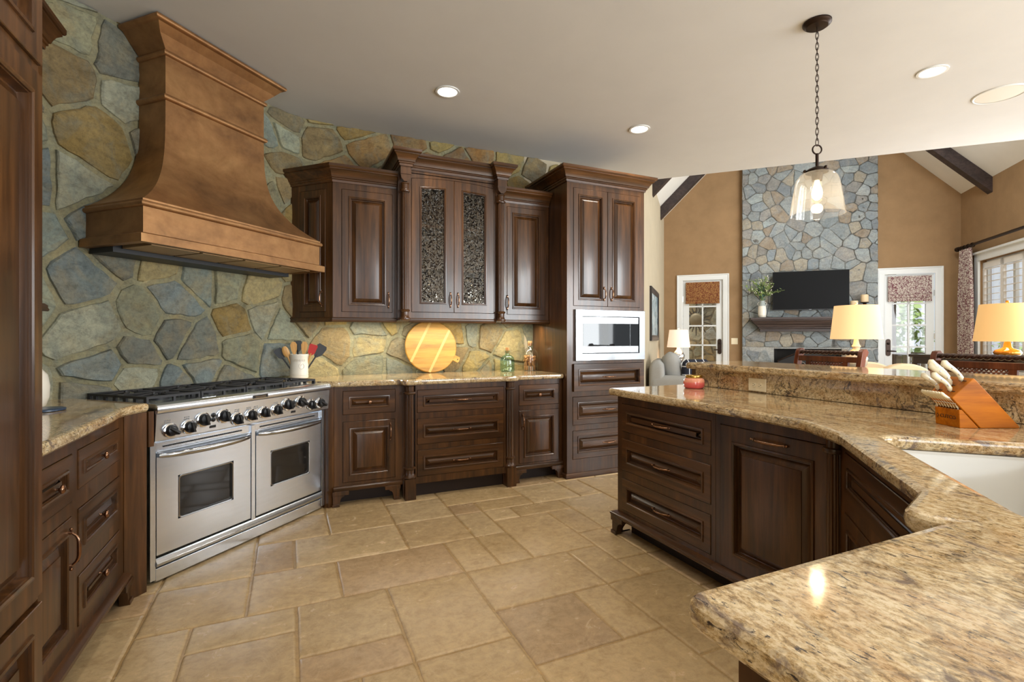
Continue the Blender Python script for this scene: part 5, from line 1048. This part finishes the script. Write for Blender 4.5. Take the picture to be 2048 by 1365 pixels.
for i in range(nS):
    a=WP0+.04+i*wS+.002; b=a+wS-.004; s=thing('shutter_panel','white plantation shutter panel in the family room window, '+('beside the curtain' if i==nS-1 else 'second from the curtain' if i==nS-2 else 'third from the curtain' if i==nS-3 else 'farthest from the curtain'),'shutter',pqz(0,QW,0),PI/4,'plantation shutter panels')
    m=M(); z0,z1=WZ0+.04,WZ1-.04
    m.box(a,a+.045,-.045,-.015,z0,z1); m.box(b-.045,b,-.045,-.015,z0,z1); m.box(a,b,-.045,-.015,z0,z0+.09); m.box(a,b,-.045,-.015,z1-.09,z1); m.build('stile_frame',SHM,s,0)
    z=z0+.13
    while z<z1-.10:
        m=M(); m.loft([[(x,-.03+math.cos(k)*.042*1-math.sin(k)*.0,z+math.sin(k)*.003-math.cos(k)*.002) for k in [2*PI*j/8 for j in range(8)]] for x in (a+.047,b-.047)]); m.build('louver',SHM,s,50); z+=.098
t=thing('curtain_rod','dark wooden curtain rod with carved finial over the shuttered window','curtain rod',pqz(0,QW,0),PI/4); m=M(); m.tube([(7.3,.10,2.705),(10.40,.10,2.705)],.022,14); m.build('rod',BRONZD,t,60); m=M(); m.tube([(10.40,.10,2.705),(10.42,.10,2.705),(10.44,.10,2.705),(10.47,.10,2.705),(10.50,.10,2.705)],[.034,.04,.03,.04,.02],14); m.build('finial',BRONZD,t,60)
for x in (9.97,10.10,10.22,10.32): m=M(); m.tube([(x+.012*0,.10+.030*math.cos(2*PI*k/16),2.700+.032*math.sin(2*PI*k/16)) for k in range(16)],.007,6,closed=True); m.build('ring',BRONZD,t,60)
m=M(); m.box(10.36,10.385,.0008,.09,2.69,2.72); m.build('bracket',BRONZD,t,0)
rings=[]
for j in range(14):
    z=.02+(2.665-.02)*j/13; f=.72+.28*min(1,(2.665-z)/.8); row=[]
    for i in range(61):
        k=i/60; row.append((10.17+(k-.5)*.46*f,.10+.032*math.sin(k*PI*2*5.5)*(.6+.4*f),z))
    rings.append(row+[(x,y+.004,zz) for x,y,zz in row[::-1]])
m=M(); m.loft(rings); tag(m.build('curtain',VINEW,None,60,pqz(0,QW,0),PI/4),'plum scroll patterned curtain panel hanging in the corner by the shutters','curtain')
# ================================================================ outdoors seen through the glass
def pmap(s,z,d): v=pqz(12.4-d,-s); return (v.x,v.y,z)
m=M(); stones(m,pmap,-1.6,1.5,0,3.2,.30,.24,.03,.03,lambda r,s,z:r.choice([srgb(186,184,160),srgb(170,174,156),srgb(196,180,140),srgb(164,170,166)]),srgb(206,202,184),33,.25); struct(m.build('wall_porch',STONE,None,28,recalc=False))
t=ft('sun_ornament','metal sun shaped wall ornament on the porch stone, seen through the left glass door','wall ornament',12.30,.10,1.63); m=M(); m.lathe([(.16,0),(.15,-.02),(.10,-.045),(.001,-.055)],n=28,T=Matrix.Rotation(PI/2,4,'X')@Matrix.Scale(-1,4,(0,0,1))); m.build('disc',plain('aged_metal',srgb(132,120,92),.6,.3),t,60)
m=M()
for k in range(20):
    a=2*PI*k/20; L=.36 if k%2 else .29; m.loft([[(math.cos(a+e)*r,-.012+s,math.sin(a+e)*r) for e,r,s in ((-.09,.165,0),(.09,.165,0),(.03,L,0),(-.03,L,0))],[(math.cos(a+e)*r,-.020,math.sin(a+e)*r) for e,r in ((-.09,.165),(.09,.165),(.03,L),(-.03,L))]])
m.build('rays',plain('dark_rays',srgb(70,66,60),.6,.3),t,0)
PW=plain('porch_wood',srgb(74,62,52),.7)
for q in (-3.62,-4.55): tag((lambda o:o)(M().box(-.07,.07,-.07,.07,-.012,3.1).build('porch_post',PW,None,0,pqz(12.2,q,0),RF,bev=.006)),'dark wooden porch post outside the right glass door, '+('in line with the glass' if q>-4 else 'farther right'),'post')
t=ft('porch_railing','weathered plank railing outside the right glass door','railing',12.42,-3.2); m=M(); m.box(-1.2,1.6,-.03,.03,.86,.92); m.build('top_rail',PW,t,0)
for i in range(18): m=M(); m.box(-1.18+i*.155,-1.04+i*.155,-.012,.012,-.012,.855); m.build('plank',plain('grey_plank',srgb(128,122,106),.8),t,0)
LG=[plain('shrub_leaf',srgb(150,178,104),.6,Transmission_Weight=0),plain('shrub_leaf_light',srgb(186,206,140),.6)]
def shrub(p,q,h,w,lab,seed,n=1300):
    rng=random.Random(seed); t=thing('shrub',lab,'shrub',pqz(p,q,-.012)); m=M()
    for i in range(n):
        a=rng.uniform(0,2*PI); u=rng.random(); z=h*(.1+.9*u); r=w*math.sqrt(max(.02,1-(2*u-.9)**2))*rng.uniform(.5,1)*(1+.25*math.sin(a*3+z*4)); c=Vector((r*math.cos(a),r*math.sin(a),z)); d=Vector((rng.gauss(0,1),rng.gauss(0,1),rng.gauss(0,1))).normalized(); e=d.orthogonal(); L=rng.uniform(.06,.13); m.add([tuple(c-d*L),tuple(c+e*L*.45),tuple(c+d*L),tuple(c-e*L*.45)],[(0,1,2,3)])
    m.build('foliage',LG[seed%2],t,0); m=M(); m.tube([(0,0,0),(.02,0,h*.6)],[.05,.02],8); m.build('stem',PW,t,60)
shrub(14.4,-3.3,3.0,.9,'leafy green shrub beyond the porch railing, seen through the right glass door',1); shrub(15.3,-4.45,3.0,.8,'pale green shrub outside, to the right of the porch post',2)
shrub(22.5,-9.5,2.3,1.5,'sunlit shrub outside the shuttered window, near the curtain',4,420); shrub(24.5,-13.0,2.6,1.7,'sunlit shrub outside the shuttered window, toward the amber lamp',3,420)
# the window wall behind the viewer
t=bpy.data.objects.new('window_2',None); COL.objects.link(t); t.location=(5.6,-3.3,0); t['kind']='structure'; m=M()
for a,b,c,d in ((-1.95,-1.8,.6,2.75),(1.8,1.95,.6,2.75),(-1.8,1.8,2.62,2.75),(-1.8,1.8,.6,.75),(-.64,-.56,.75,2.62),(.56,.64,.75,2.62)): m.box(a,b,-.05,.05,c,d)
m.build('casing',WHITE,t,0); m=M()
for i in range(18): m.box(-1.8,1.8,-.02,.03,.82+i*.1,.828+i*.1)
m.build('blinds',SHM,t,0)
